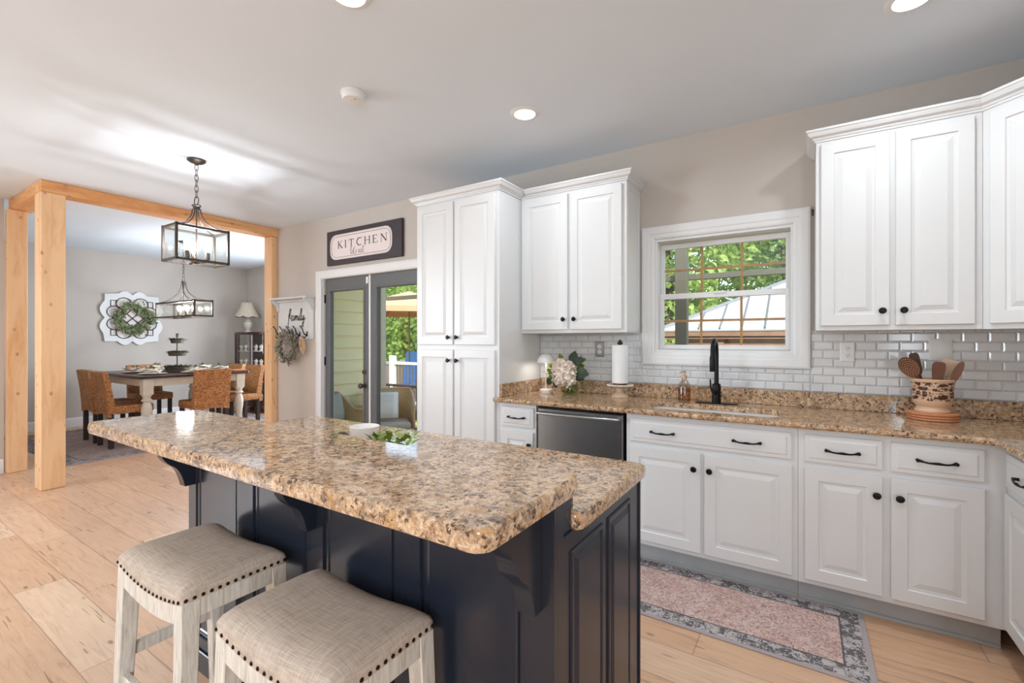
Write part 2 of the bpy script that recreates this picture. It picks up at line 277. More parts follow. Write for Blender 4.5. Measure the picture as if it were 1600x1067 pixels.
# ------------------------------------------------------------------ mesh helpers
WL = {}
class MB:
    def __init__(s): s.bm = bmesh.new()
    def box(s, x0, x1, y0, y1, z0, z1, bev=0, T=None, seg=1):
        b = bmesh.new(); bmesh.ops.create_cube(b, size=1)
        for v in b.verts: v.co = Vector(((x0 + x1) / 2 + v.co.x * (x1 - x0), (y0 + y1) / 2 + v.co.y * (y1 - y0), (z0 + z1) / 2 + v.co.z * (z1 - z0)))
        if bev: bmesh.ops.bevel(b, geom=b.edges[:], offset=bev, segments=seg, affect='EDGES', profile=.5)
        s.add(b, T); return s
    def add(s, b, T=None):
        if T is not None: bmesh.ops.transform(b, matrix=T, verts=b.verts)
        me = bpy.data.meshes.new('tmp'); b.to_mesh(me); b.free(); s.bm.from_mesh(me); bpy.data.meshes.remove(me)
    def face(s, *co): return s.bm.faces.new([s.bm.verts.new(c) for c in co])
    def prism(s, pts, f, d0, d1):
        """pts: 2d polygon; f(u, v, d) -> 3d point; extruded from d0 to d1"""
        a = [s.bm.verts.new(f(u, v, d0)) for u, v in pts]; b = [s.bm.verts.new(f(u, v, d1)) for u, v in pts]; n = len(pts)
        for t in tessellate_polygon([[Vector((u, v, 0)) for u, v in pts]]):
            s.bm.faces.new([a[i] for i in t]); s.bm.faces.new([b[i] for i in reversed(t)])
        for i in range(n): s.bm.faces.new([a[i], a[(i + 1) % n], b[(i + 1) % n], b[i]])
        return s
    def slab_hole(s, outer, hole, z0, z1):
        flat = outer + hole; tris = tessellate_polygon([[Vector((x, y, 0)) for x, y in outer], [Vector((x, y, 0)) for x, y in hole]])
        a = [s.bm.verts.new((x, y, z0)) for x, y in flat]; b = [s.bm.verts.new((x, y, z1)) for x, y in flat]
        for t in tris: s.bm.faces.new([a[i] for i in t]); s.bm.faces.new([b[i] for i in t])
        for o, n in ((0, len(outer)), (len(outer), len(hole))):
            for i in range(n):
                j = (i + 1) % n; s.bm.faces.new([a[o + i], a[o + j], b[o + j], b[o + i]])
        return s
    def tube(s, pts, r, seg=8, closed=False, cap=True):
        pts = [Vector(p) for p in pts]; n = len(pts); rs = r if isinstance(r, (list, tuple)) else [r] * n; rings = []; up = None
        for i, p in enumerate(pts):
            a = pts[(i - 1) % n] if (closed or i > 0) else p; b = pts[(i + 1) % n] if (closed or i < n - 1) else p
            t = (b - a).normalized()
            if up is None:
                up = Vector((0, 0, 1)) if abs(t.z) < .9 else Vector((1, 0, 0))
            u = (up - t * up.dot(t)); u = u.normalized() if u.length > 1e-6 else t.orthogonal().normalized(); up = u; w = t.cross(u)
            rings.append([s.bm.verts.new(p + (u * math.cos(2 * math.pi * q / seg) + w * math.sin(2 * math.pi * q / seg)) * rs[i]) for q in range(seg)])
        for i in range(n if closed else n - 1):
            A, B = rings[i], rings[(i + 1) % n]
            for q in range(seg): s.bm.faces.new([A[q], A[(q + 1) % seg], B[(q + 1) % seg], B[q]])
        if cap and not closed: s.bm.faces.new(rings[0][::-1]); s.bm.faces.new(rings[-1])
        return s
    def lathe(s, prof, c=(0, 0, 0), seg=28, T=None, sx=1, sy=1):
        b = bmesh.new(); rings = []
        for r, z in prof:
            if r < 1e-6: rings.append([b.verts.new((c[0], c[1], c[2] + z))] * seg)
            else: rings.append([b.verts.new((c[0] + sx * r * math.cos(2 * math.pi * q / seg), c[1] + sy * r * math.sin(2 * math.pi * q / seg), c[2] + z)) for q in range(seg)])
        for A, B in zip(rings, rings[1:]):
            for q in range(seg):
                vs = [A[q], A[(q + 1) % seg], B[(q + 1) % seg], B[q]]; u = []
                for v in vs:
                    if v not in u: u.append(v)
                if len(u) > 2: b.faces.new(u)
        s.add(b, T); return s
    def relief(s, T, w, h, rings, u0=0, v0=0, back=True):
        """rectangle rings (inset, depth) in the frame T (u right, v up, d outwards); the last ring is closed by a face"""
        loops = []
        for i, d in rings:
            loops.append([s.bm.verts.new(T @ Vector((u, v, d))) for u, v in ((u0 + i, v0 + i), (u0 + w - i, v0 + i), (u0 + w - i, v0 + h - i), (u0 + i, v0 + h - i))])
        for A, B in zip(loops, loops[1:]):
            for q in range(4): s.bm.faces.new([A[q], A[(q + 1) % 4], B[(q + 1) % 4], B[q]])
        s.bm.faces.new(loops[-1])
        if back: s.bm.faces.new(loops[0][::-1])
        return s
    def sweep(s, path, prof, closed=False):
        """profile (out, z) swept along a 2d path with mitred corners; out is to the right of the direction of travel"""
        n = len(path); rings = []
        for i, p in enumerate(path):
            p = Vector(p); d = []
            if closed or i > 0: d.append((p - Vector(path[i - 1])).normalized())
            if closed or i < n - 1: d.append((Vector(path[(i + 1) % n]) - p).normalized())
            ns = [Vector((q.y, -q.x)) for q in d]
            m = sum(ns, Vector((0, 0))).normalized(); k = 1 / max(.3, m.dot(ns[0]))
            rings.append([s.bm.verts.new((p.x + m.x * o * k, p.y + m.y * o * k, z)) for o, z in prof])
        L = len(prof)
        for i in range(n if closed else n - 1):
            A, B = rings[i], rings[(i + 1) % n]
            for q in range(L): s.bm.faces.new([A[q], A[(q + 1) % L], B[(q + 1) % L], B[q]])
        if not closed: s.bm.faces.new(rings[0]); s.bm.faces.new(rings[-1][::-1])
        return s
    def leaf(s, p, d, up, L, W):
        d = d.normalized(); sd = d.cross(up)
        sd = sd.normalized() if sd.length > 1e-4 else d.orthogonal().normalized(); nn = sd.cross(d)
        a = p; m = p + d * L * .45; t = p + d * L - nn * L * .1
        va, vl, vr, vt, vm = [s.bm.verts.new(c) for c in (a, m + sd * W / 2 + nn * W * .12, m - sd * W / 2 + nn * W * .12, t, m)]
        s.bm.faces.new([va, vm, vl]); s.bm.faces.new([va, vr, vm]); s.bm.faces.new([vm, vt, vl]); s.bm.faces.new([vm, vr, vt])
    def oval(s, p, d, up, L, W):
        d = d.normalized(); sd = d.cross(up); sd = sd.normalized() if sd.length > 1e-4 else d.orthogonal().normalized(); nn = sd.cross(d)
        prof = [(.0, .0), (.12, .55), (.32, .95), (.55, 1.0), (.78, .68), (.93, .25), (1.0, 0)]
        mid = [s.bm.verts.new(p + d * L * t - nn * L * .18 * t * t) for t, w in prof]
        for sg in (-1, 1):
            e = [s.bm.verts.new(p + d * L * t + sd * sg * W / 2 * w + nn * (W * .12 * w - L * .18 * t * t)) for t, w in prof[1:-1]]
            s.bm.faces.new([mid[0], mid[1], e[0]])
            for i in range(len(e) - 1): s.bm.faces.new([mid[i + 1], mid[i + 2], e[i + 1], e[i]])
            s.bm.faces.new([mid[-2], mid[-1], e[-1]])
    def build(s, name, mat, parent=None, smooth=35, origin=None):
        bmesh.ops.remove_doubles(s.bm, verts=s.bm.verts, dist=1e-6)
        bmesh.ops.recalc_face_normals(s.bm, faces=s.bm.faces)
        xs = [v.co for v in s.bm.verts]; lo = Vector([min(c[i] for c in xs) for i in range(3)]); hi = Vector([max(c[i] for c in xs) for i in range(3)])
        og = Vector(origin) if origin is not None else Vector(((lo.x + hi.x) / 2, (lo.y + hi.y) / 2, lo.z if parent is None else (lo.z + hi.z) / 2))
        bmesh.ops.translate(s.bm, vec=-og, verts=s.bm.verts)
        me = bpy.data.meshes.new(name); s.bm.to_mesh(me); s.bm.free()
        if smooth: me.shade_smooth(); me.set_sharp_from_angle(angle=R(smooth))
        me.materials.append(M[mat] if isinstance(mat, str) else mat)
        o = bpy.data.objects.new(name, me); COL.objects.link(o); WL[o.name] = og
        if parent is not None: o.parent = parent; o.location = og - WL[parent.name]
        else: o.location = og
        return o
def thing(name, label, cat, loc=(0, 0, 0), group=None):
    o = bpy.data.objects.new(name, None); COL.objects.link(o); o.location = loc; o.empty_display_size = .05; WL[o.name] = Vector(loc)
    return tag(o, label, cat, group)
def tag(o, label, cat, group=None, kind='thing'):
    o['label'] = label; o['category'] = cat; o['kind'] = kind
    if group: o['group'] = group
    return o
def struct(o): o['kind'] = 'structure'; return o
def copytree(o, parent=None):
    c = o.copy(); COL.objects.link(c)
    if parent is not None: c.parent = parent
    for ch in list(o.children): copytree(ch, c)
    return c
def catmull(pts, n=6, closed=False):
    P = [Vector(p) for p in pts]; out = []; N = len(P)
    for i in range(N if closed else N - 1):
        g = lambda j: P[j % N] if closed else P[max(0, min(N - 1, j))]
        a, b, c, d = g(i - 1), g(i), g(i + 1), g(i + 2)
        for q in range(n):
            t = q / n; out.append(.5 * ((2 * b) + (c - a) * t + (2 * a - 5 * b + 4 * c - d) * t * t + (3 * b - a - 3 * c + d) * t ** 3))
    if not closed: out.append(P[-1])
    return out
def frame(origin, u, v):
    u, v = Vector(u).normalized(), Vector(v).normalized(); d = u.cross(v); o = Vector(origin)
    return Matrix(((u.x, v.x, d.x, o.x), (u.y, v.y, d.y, o.y), (u.z, v.z, d.z, o.z), (0, 0, 0, 1)))
def front(x, y, z): return frame((x, y, z), (1, 0, 0), (0, 0, 1))      # faces -y: u=+x, v=+z, d=-y
def align(p, d):
    return Matrix.Translation(Vector(p)) @ Vector(d).to_track_quat('Z', 'Y').to_matrix().to_4x4()
def rnd3(): return Vector((random.gauss(0, 1), random.gauss(0, 1), random.gauss(0, 1))).normalized()
# ------------------------------------------------------------------ the shell of the house
CZ = 2.76; WY = 3.345
struct(MB().box(-9.65, 1.5, -4.6, WY + .12, -.12, 0).box(-9.65, -5.86, WY + .12, 5.05, -.12, 0).build('floor', 'oak', smooth=0))
struct(MB().box(-9.65, 1.5, -4.6, 5.05, CZ, CZ + .15).build('ceiling', 'ceiling', smooth=0))
def wall_x(mb, x0, x1, y0, y1, holes, z0=0, z1=CZ):
    """wall running along x with rectangular holes (x0, x1, z0, z1)"""
    xs = sorted({x0, x1, *[h[0] for h in holes], *[h[1] for h in holes]})
    for a, b in zip(xs, xs[1:]):
        hs = sorted([h[2:] for h in holes if h[0] <= a + 1e-6 and h[1] >= b - 1e-6]); z = z0
        for p, q in hs:
            if p > z: mb.box(a, b, y0, y1, z, p)
            z = q
        if z < z1: mb.box(a, b, y0, y1, z, z1)
    return mb
WX0, WX1, WZ0, WZ1 = -.905, -.05, 1.25, 2.06       # kitchen window opening
struct(wall_x(MB(), -5.86, 1.5, WY, WY + .15, [(-4.78, -3.165, -.0, 2.06), (WX0, WX1, WZ0, WZ1)]).build('wall_back', 'wall', smooth=0))
def wall_y(mb, y0, y1, x0, x1, h):
    a, b, p, q = h
    return mb.box(x0, x1, y0, a, 0, CZ).box(x0, x1, b, y1, 0, CZ).box(x0, x1, a, b, 0, p).box(x0, x1, a, b, q, CZ)
struct(wall_y(MB(), -4.5, WY, 1.36, 1.5, (-3.7, -1.5, .75, 2.35)).build('wall_right', 'wall', smooth=0))
struct(wall_x(MB(), -6.95, 1.5, -4.6, -4.46, []).build('wall_front', 'wall', smooth=0))
struct(wall_y(MB(), -4.5, 1.14, -6.95, -6.8, (-3.4, -1.2, .75, 2.35)).build('wall_left', 'wall', smooth=0))
struct(MB().box(-9.65, -9.5, 1.0, 5.05, 0, CZ).build('wall_dining_far', 'wall', smooth=0))
struct(MB().box(-9.5, -6.95, .99, 1.14, 0, CZ).build('wall_dining_near', 'wall', smooth=0))
struct(wall_x(MB(), -9.5, -5.86, 4.9, 5.05, [(-7.8, -6.4, .55, 2.15)]).build('wall_dining_back', 'wall', smooth=0))
struct(MB().box(-5.9, -5.75, WY + .15, 5.05, 0, CZ).build('wall_dining_right', 'wall', smooth=0))
bp = [(0, 0), (.015, 0), (.015, .11), (.010, .125), (.006, .135), (0, .14)]
struct(MB().sweep([(-9.5, 1.14), (-9.5, 4.9), (-5.9, 4.9)], bp).build('baseboard_dining', 'trim'))
struct(MB().sweep([(-6.8, -4.45), (-6.8, 1.135)], bp).build('baseboard_left', 'trim'))
struct(MB().sweep([(-5.66, WY), (-4.90, WY)], bp).build('baseboard_back', 'trim'))
def far_window(name, x0, x1, z0, z1, y0, y1, yc):
    """simple double-hung window filling a wall hole"""
    t = struct(MB().box(x0, x0 + .05, y0, y1, z0, z1).box(x1 - .05, x1, y0, y1, z0, z1).box(x0, x1, y0, y1, z0, z0 + .05).box(x0, x1, y0, y1, z1 - .05, z1).box(x0, x1, y0, y1, (z0 + z1) / 2 - .02, (z0 + z1) / 2 + .02).build(name, 'trim'))
    MB().box(x0 + .05, x1 - .05, yc - .002, yc + .002, z0 + .05, z1 - .05).build('pane', 'glass', t, smooth=0)
def side_window(name, y0, y1, z0, z1, x0, x1):
    t = struct(MB().box(x0, x1, y0, y0 + .05, z0, z1).box(x0, x1, y1 - .05, y1, z0, z1).box(x0, x1, y0, y1, z0, z0 + .05).box(x0, x1, y0, y1, z1 - .05, z1).box(x0, x1, (y0 + y1) / 2 - .025, (y0 + y1) / 2 + .025, z0, z1).build(name, 'trim'))
    MB().box((x0 + x1) / 2 - .002, (x0 + x1) / 2 + .002, y0 + .05, y1 - .05, z0 + .05, z1 - .05).build('pane', 'glass', t, smooth=0)
side_window('added_window_3', -3.7, -1.5, .75, 2.35, 1.43, 1.48)  # this and the next: unseen windows added to hold the fill lamps
side_window('added_window_4', -3.4, -1.2, .75, 2.35, -6.93, -6.88)
far_window('window_2', -7.8, -6.4, .55, 2.15, 4.98, 5.03, 5.0)
# raw timber frame between kitchen and dining room
tag(MB().box(-5.865, -5.68, 1.17, 1.335, 0, 2.655, .006).build('timber_post', 'timber_z'), 'thick raw pine post standing free at the corner of the dining opening', 'post')
tag(MB().box(-6.8, -6.71, 1.145, 1.29, 0, 2.655, .006).build('timber_post', 'timber_z'), 'raw pine post against the wall end at the far left', 'post')
tag(MB().box(-5.865, -5.70, 3.26, WY - .001, 0, 2.655, .006).build('timber_post', 'timber_z'), 'raw pine post against the wall beside the family coat rack', 'post')
tag(MB().box(-5.865, -5.68, 1.17, WY - .001, 2.656, 2.759, .005).build('timber_beam', 'timber_y'), 'long raw pine beam under the ceiling across the dining opening', 'beam')
tag(MB().box(-6.8, -5.868, 1.17, 1.335, 2.656, 2.759, .005).build('timber_beam', 'timber_x'), 'short raw pine beam under the ceiling between the two left posts', 'beam')
# tile backsplash (bevelled subway tile, cut round the window casing)
mb = MB(); tw, th, g = .1016, .0508, .0016
regs = [(-1.848, -.998, 1.0205, 1.392), (-.998, .037, 1.0205, 1.158), (.037, 1.358, 1.0205, 1.392)]
for ri in range(8):
    z0 = 1.0205 + ri * th
    for ci in range(-20, 16):
        x0 = ci * tw + (tw / 2 if ri % 2 else 0)
        for a, b, c, d in regs:
            xa, xb, za, zb = max(x0, a) + g / 2, min(x0 + tw, b) - g / 2, max(z0, c) + g / 2, min(z0 + th, d) - g / 2
            if a <= -.998 + 1e-6 and b > 0 and xa > xb: continue
            if xb - xa > .006 and zb - za > .006:
                bv = min(.007, (xb - xa) / 3, (zb - za) / 3)
                mb.relief(front(xa, WY - .001, za), xb - xa, zb - za, [(0, .001), (.0008, .0045), (bv, .0085)], back=False)
struct(mb.build('trim_1', 'tile', smooth=12))
struct(MB().box(-1.849, -.997, WY - .003, WY - .0005, 1.02, 1.393).box(-.997, .036, WY - .003, WY - .0005, 1.02, 1.159).box(.036, 1.359, WY - .003, WY - .0005, 1.02, 1.393).build('trim_2', 'grout', smooth=0))
# ------------------------------------------------------------------ kitchen window
t = struct(MB().box(WX0, WX0 + .018, WY, WY + .15, WZ0 + .018, WZ1 - .018).box(WX1 - .018, WX1, WY, WY + .15, WZ0 + .018, WZ1 - .018).box(WX0, WX1, WY, WY + .15, WZ1 - .018, WZ1).box(WX0, WX1, WY, WY + .15, WZ0, WZ0 + .018).build('window_1', 'trim'))
mb = MB(); cx0, cx1, cz0, cz1 = -.996, .035, 1.159, 2.149
prof = [(0, 0), (0, .018), (.012, .022), (.05, .020), (.055, .016), (.078, .014), (.088, .010), (.0905, .0), ]
for a, b in zip(prof, prof[1:]):
    f = front(cx0, WY - .0005, cz0); W_, H_ = cx1 - cx0, cz1 - cz0
    L = [[Vector((u, v, d)) for u, v in ((i, i), (W_ - i, i), (W_ - i, H_ - i), (i, H_ - i))] for i, d in (a, b)]
    for q in range(4): mb.face(*[f @ p for p in (L[0][q], L[0][(q + 1) % 4], L[1][(q + 1) % 4], L[1][q])])
mb.build('window_casing', 'trim', t, smooth=0)
def sash(name, x0, x1, z0, z1, y, st, rb, rt, grille=True):
    s = MB().box(x0, x0 + st, y, y + .028, z0, z1, .002).box(x1 - st, x1, y, y + .028, z0, z1, .002).box(x0 + st, x1 - st, y, y + .028, z0, z0 + rb, .002).box(x0 + st, x1 - st, y, y + .028, z1 - rt, z1, .002).build(name, 'trim', t)
    MB().box(x0 + st, x1 - st, y + .008, y + .010, z0 + rb, z1 - rt).build('pane', 'glass', s, smooth=0)
    gx0, gx1, gz0, gz1 = x0 + st, x1 - st, z0 + rb, z1 - rt; m = MB()
    for f in (1 / 3, 2 / 3): m.box(gx0 + (gx1 - gx0) * f - .008, gx0 + (gx1 - gx0) * f + .008, y + .014, y + .020, gz0, gz1)
    m.box(gx0, gx1, y + .013, y + .021, gz0 + (gz1 - gz0) * .52 - .008, gz0 + (gz1 - gz0) * .52 + .008)
    m.build('grille', 'muntin', s)
    return s
sash('upper_sash', WX0 + .0185, WX1 - .0185, 1.632, WZ1 - .03, WY + .085, .028, .035, .035)
lo = sash('lower_sash', WX0 + .0185, WX1 - .0185, WZ0 + .022, 1.668, WY + .052, .030, .030, .038)
MB().box(-.52, -.44, WY + .044, WY + .054, 1.655, 1.672, .003).build('sash_lock', 'trim', lo)
# ------------------------------------------------------------------ French doors
dz = 2.05; dy = WY + .03
d1 = struct(MB().box(-4.79, -4.765, WY, WY + .15, 0, 2.075).box(-3.185, -3.16, WY, WY + .15, 0, 2.075).box(-4.765, -3.185, WY, WY + .15, dz + .004, 2.075).box(-3.992, -3.968, dy - .012, dy + .045, 0, dz, .002).build('door_1', 'trim'))
def leafdoor(x0, x1):
    w = x1 - x0; st = .098; m = MB(); z0 = .012; gz0, gz1 = .26, 1.90
    m.box(x0, x0 + st, dy, dy + .042, z0, dz).box(x1 - st, x1, dy, dy + .042, z0, dz).box(x0 + st, x1 - st, dy, dy + .042, z0, gz0).box(x0 + st, x1 - st, dy, dy + .042, gz1, dz)
    f = front(x0 + st - .028, dy, gz0 - .028); W_, H_ = w - 2 * st + .056, gz1 - gz0 + .056
    pr = [(0, 0), (.004, .009), (.020, .011), (.027, .004), (.028, -.01)]
    for a, b in zip(pr, pr[1:]):
        L = [[Vector((u, v, d)) for u, v in ((i, i), (W_ - i, i), (W_ - i, H_ - i), (i, H_ - i))] for i, d in (a, b)]
        for q in range(4): m.face(*[f @ p for p in (L[0][q], L[0][(q + 1) % 4], L[1][(q + 1) % 4], L[1][q])])
    o = m.build('door_leaf', 'door', d1, smooth=25)
    MB().box(x0 + st, x1 - st, dy + .018, dy + .024, gz0, gz1).build('pane', 'glass', o, smooth=0)
    return o
L1 = leafdoor(-4.765, -3.994); L2 = leafdoor(-3.966, -3.185)
MB().lathe([(0, 0), (.032, .0), (.032, .006), (.016, .010), (.012, .03), (.026, .042), (.031, .055), (.026, .068), (0, .073)], T=align((-4.075, dy, .835), (0, -1, 0))).build('door_knob', 'bronze', L1)
MB().lathe([(0, 0), (.030, 0), (.028, .010), (.0, .013)], T=align((-4.075, dy, .985), (0, -1, 0))).box(-4.085, -4.065, dy - .028, dy - .01, .981, .989, .002).build('deadbolt', 'bronze', L1)
for z in (1.82, 1.09, .25): MB().box(-4.775, -4.755, dy - .014, dy + .001, z - .05, z + .05, .002).build('hinge', 'black', L1)
m = MB(); cp = [(0, 0), (.0, .016), (.02, .02), (.07, .018), (.085, .014), (.095, 0)]
ox0, ox1, oz1 = -4.886, -3.075, 2.146
for a, b in zip(cp, cp[1:]):
    P = [[(ox0 + i, 0, d), (ox0 + i, oz1 - i, d), (ox1 - i, oz1 - i, d), (ox1 - i, 0, d)] for i, d in (a, b)]
    for q in range(3): m.face(*[(x, WY - .0005 - d, z) for x, z, d in (P[0][q], P[0][q + 1], P[1][q + 1], P[1][q])])
m.build('door_casing', 'trim', d1, smooth=0)
tag(MB().box(-4.035, -4.003, dy - .018, dy - .0005, 1.955, 2.03, .004).build('door_sensor', 'plastic'), 'small white alarm sensor on the left glass door near its top', 'sensor')
# ------------------------------------------------------------------ cabinets
RAISED = lambda w, st=.058: [(0, 0), (0, .016), (.0035, .0195), (st, .0195), (st + .004, .0135), (st + .012, .0125), (st + .016, .0115), (st + .040, .0185)]
SLABF = [(0, 0), (0, .011), (.004, .0135), (.020, .0155), (.026, .0195)]
def knob(p, d, parent):
    MB().lathe([(0, 0), (.009, 0), (.007, .004), (.005, .012), (.008, .017), (.0155, .021), (.0165, .025), (.013, .0295), (0, .032)], T=align(p, d), seg=18).build('knob', 'black', parent)
def pull(T, w, parent):
    pts = []; n = 14
    for i in range(n + 1):
        s = i / n * 2 - 1; pts.append(T @ Vector((s * w / 2, .0012 * math.cos(s * 6.28) - .005 * (1 - s * s), .010 + .016 * (1 - s * s) ** .5)))
    rs = [.0042 + .0024 * math.exp(-((i / n * 2 - 1) / .25) ** 2) + .002 * (abs(i / n * 2 - 1) > .82) for i in range(n + 1)]
    m = MB().tube(pts, rs, 10)
    for s in (-1, 1): m.lathe([(0, 0), (.0075, 0), (.006, .004), (.0055, .014), (.0075, .019), (0, .023)], T=T @ Matrix.Translation((s * w / 2, 0, 0)), seg=14)
    m.build('drawer_pull', 'black', parent)
def door_at(T, w, h, parent, kx=None, kz=None, mat='white', name='door', st=.058):
    o = MB().relief(T, w, h, RAISED(w, st)).build(name, mat, parent, smooth=15)
    if kx is not None: knob(T @ Vector((kx, kz, .019)), T.to_3x3() @ Vector((0, 0, 1)), o)
    return o
def drawer_at(T, w, h, parent, pulls=(.5,), pw=.128, name='drawer'):
    o = MB().relief(T, w, h, SLABF).build(name, 'white', parent, smooth=15)
    for f in pulls: pull(T @ Matrix.Translation((w * f, h / 2, .0185)), pw, o)
    return o
CROWN = [(0, 2.424), (.006, 2.424), (.008, 2.434), (.013, 2.436), (.016, 2.444), (.030, 2.452), (.038, 2.464), (.041, 2.472), (.046, 2.474), (.046, 2.486), (0, 2.486)]
CAB = 'white painted cabinet'
# pantry
pt = thing('pantry_cabinet', 'tall white four-door pantry cabinet beside the glass doors', 'cabinet', (-2.255, 3.04, 0))
MB().box(-2.66, -1.851, 2.735, WY - .001, .10, 2.425, .002).build('carcass', 'white', pt)
MB().box(-2.655, -1.86, 2.80, WY - .002, 0, .10).build('toe_kick', 'toe', pt)
def crown(path, parent):
    MB().sweep(path, CROWN).build('crown_moulding', 'white', parent, smooth=20)
crown([(-2.66, WY - .002), (-2.66, 2.735), (-1.851, 2.735), (-1.851, 3.083)], pt)
MB().box(-2.66, -1.851, 2.736, WY - .002, 2.425, 2.484).build('top_panel', 'white', pt)
for z0, z1, kz in ((1.30, 2.405, .057), (.14, 1.262, 1.04)):
    door_at(front(-2.645, 2.735, z0), .375, z1 - z0, pt, .340, kz)
    door_at(front(-2.255, 2.735, z0), .375, z1 - z0, pt, .032, kz)
# upper cabinets
def upper(x0, x1, label, d, ends=(False, True)):
    u = thing('wall_cabinet', label, 'cabinet', ((x0 + x1) / 2, 3.19, 1.388), 'white two-door wall cabinets')
    MB().box(x0, x1, 3.04, WY - .001, 1.388, 2.425, .0015).build('carcass', 'white', u)
    MB().box(x0, x1, 3.041, WY - .002, 2.425, 2.484).build('top_panel', 'white', u)
    for a, b, kx in d: door_at(front(a, 3.04, 1.412), b - a, 2.405 - 1.412, u, kx, .075)
    return u
ua = upper(-1.849, -1.012, 'white two-door wall cabinet over the flowers, left of the window', [(-1.832, -1.447, .357), (-1.428, -1.042, .038)])
crown([(-1.803, 3.04), (-1.012, 3.04), (-1.012, WY - .002)], ua)
MB().relief(frame((-1.012, 3.055, 1.40), (0, 1, 0), (0, 0, 1)), .275, 1.0, [(0, 0), (0, .004), (.03, .004), (.034, .001)], back=False).build('side_panel', 'white', ua, smooth=15)
ub = upper(.058, .719, 'white two-door wall cabinet over the utensil crock, right of the window', [(.080, .374, .262), (.397, .690, .030)])
crown([(.058, WY - .002), (.058, 3.04), (.7195, 3.04)], ub)
uc = thing('corner_wall_cabinet', 'white diagonal corner wall cabinet at the right edge, one door', 'cabinet', (1.05, 3.05, 1.388))
pl = [(.72, WY - .001), (.72, 3.04), (1.06, 2.70), (1.359, 2.70), (1.359, WY - .001)]
MB().prism(pl, lambda u, v, d: (u, v, d), 1.388, 2.425).build('carcass', 'white', uc, smooth=0)
MB().prism([(x, y) for x, y in pl], lambda u, v, d: (u, v, d), 2.425, 2.484).build('top_panel', 'white', uc, smooth=0)
MB().sweep([(.7215, 3.04), (.7215, 3.04 - .0005), (1.06, 2.70), (1.358, 2.70)][1:], CROWN).build('crown_moulding', 'white', uc, smooth=20)
dg = frame((.72, 3.04, 1.412), (1, -1, 0), (0, 0, 1)); door_at(dg @ Matrix.Translation((.035, 0, 0)), .41, .993, uc, .375, .075)
# base cabinets
def base(name, label, x0, x1, drawers, doors, group=None):
    b = thing(name, label, 'cabinet', ((x0 + x1) / 2, 3.03, 0), group)
    MB().box(x0, x1, 2.735, WY - .002, .115, .8945, .001).build('carcass', 'white', b)
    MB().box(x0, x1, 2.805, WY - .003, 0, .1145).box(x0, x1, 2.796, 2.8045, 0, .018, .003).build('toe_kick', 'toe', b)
    for a, c, pulls in drawers: drawer_at(front(a, 2.735, .728), c - a, .138, b, pulls)
    for a, c, kx in doors: door_at(front(a, 2.735, .142), c - a, .700 - .142, b, kx, .472)
    return b
base('base_cabinet', 'narrow white base cabinet between the pantry and the dishwasher', -1.849, -1.545, [(-1.825, -1.56, (.5,))], [(-1.825, -1.56, .240)])
base('sink_cabinet', 'wide white base cabinet under the sink with two doors', -.912, -.024, [(-.890, -.050, (.235, .757))], [(-.890, -.484, .372), (-.466, -.047, .030)])
base('base_cabinet', 'white two-drawer base cabinet under the utensil crock', -.023, .719, [(.004, .311, (.5,)), (.340, .652, (.5,))], [(.004, .311, .283), (.340, .652, .030)])
rb = thing('base_cabinet', 'white base cabinet returning along the right wall at the picture edge', 'cabinet', (1.04, 2.2, 0))
MB().box(.72, 1.359, 1.5, WY - .002, .115, .8945, .001).build('carcass', 'white', rb)
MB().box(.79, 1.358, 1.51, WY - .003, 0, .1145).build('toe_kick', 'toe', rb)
fx = frame((.72, 2.695, .142), (0, -1, 0), (0, 0, 1))
door_at(fx, .44, .558, rb, .40, .472); door_at(fx @ Matrix.Translation((.47, 0, 0)), .44, .558, rb, .03, .472)
for q in (0, .47): drawer_at(fx @ Matrix.Translation((q, .586, 0)), .44, .138, rb)
# dishwasher
dw = thing('dishwasher', 'stainless steel dishwasher with a long bar handle', 'dishwasher', (-1.229, 3.0, 0))
MB().box(-1.53, -.928, 2.745, WY - .004, .12, .885).build('tub', 'black', dw)
MB().relief(front(-1.527, 2.745, .125), .596, .752, [(0, 0), (0, .018), (.006, .024)]).build('door', 'steel', dw, smooth=20)
MB().box(-1.52, -.94, 2.80, 3.2, .0, .12).build('toe_kick', 'black', dw)
hp = [(-1.515 + .57 * i / 16, 2.692 - .014 * math.sin(math.pi * i / 16), .846) for i in range(17)]
m = MB().tube(hp, .0115, 12)
for x in (-1.505, -.955): m.box(x - .012, x + .012, 2.690, 2.722, .834, .858, .004)
m.build('handle', 'steel', dw)
# granite worktop, sink and splash
ct = thing('countertop', 'long brown granite worktop under the kitchen window', 'countertop', (-.3, 3.0, .8955))
rr = lambda x0, x1, y0, y1, r: [(x0 + r - r * math.cos(a), y0 + r - r * math.sin(a)) for a in (0, .4, .8, 1.2, 1.57)] + [(x1 - r + r * math.sin(a), y0 + r - r * math.cos(a)) for a in (0, .4, .8, 1.2, 1.57)] + [(x1 - r + r * math.cos(a), y1 - r + r * math.sin(a)) for a in (0, .4, .8, 1.2, 1.57)] + [(x0 + r - r * math.sin(a), y1 - r + r * math.cos(a)) for a in (0, .4, .8, 1.2, 1.57)]
hole = rr(-.835, -.11, 2.79, 3.10, .06)
e_ = .004
MB().slab_hole([(-1.8495, WY - .001), (-1.8495, 2.735), (-1.87, 2.733), (-1.87, 2.69), (.675, 2.69), (.675, 1.5), (1.359, 1.5), (1.359, WY - .001)], hole, .8955, .9255).build('slab', 'granite', ct, smooth=0)
m = MB()
m.tube([(-1.87, 2.693, .9105), (.665, 2.693, .9105)], .0148, 10).tube([(.678, 2.70, .9105), (.678, 1.5, .9105)], .0148, 10)
m.build('rounded_edge', 'granite', ct)
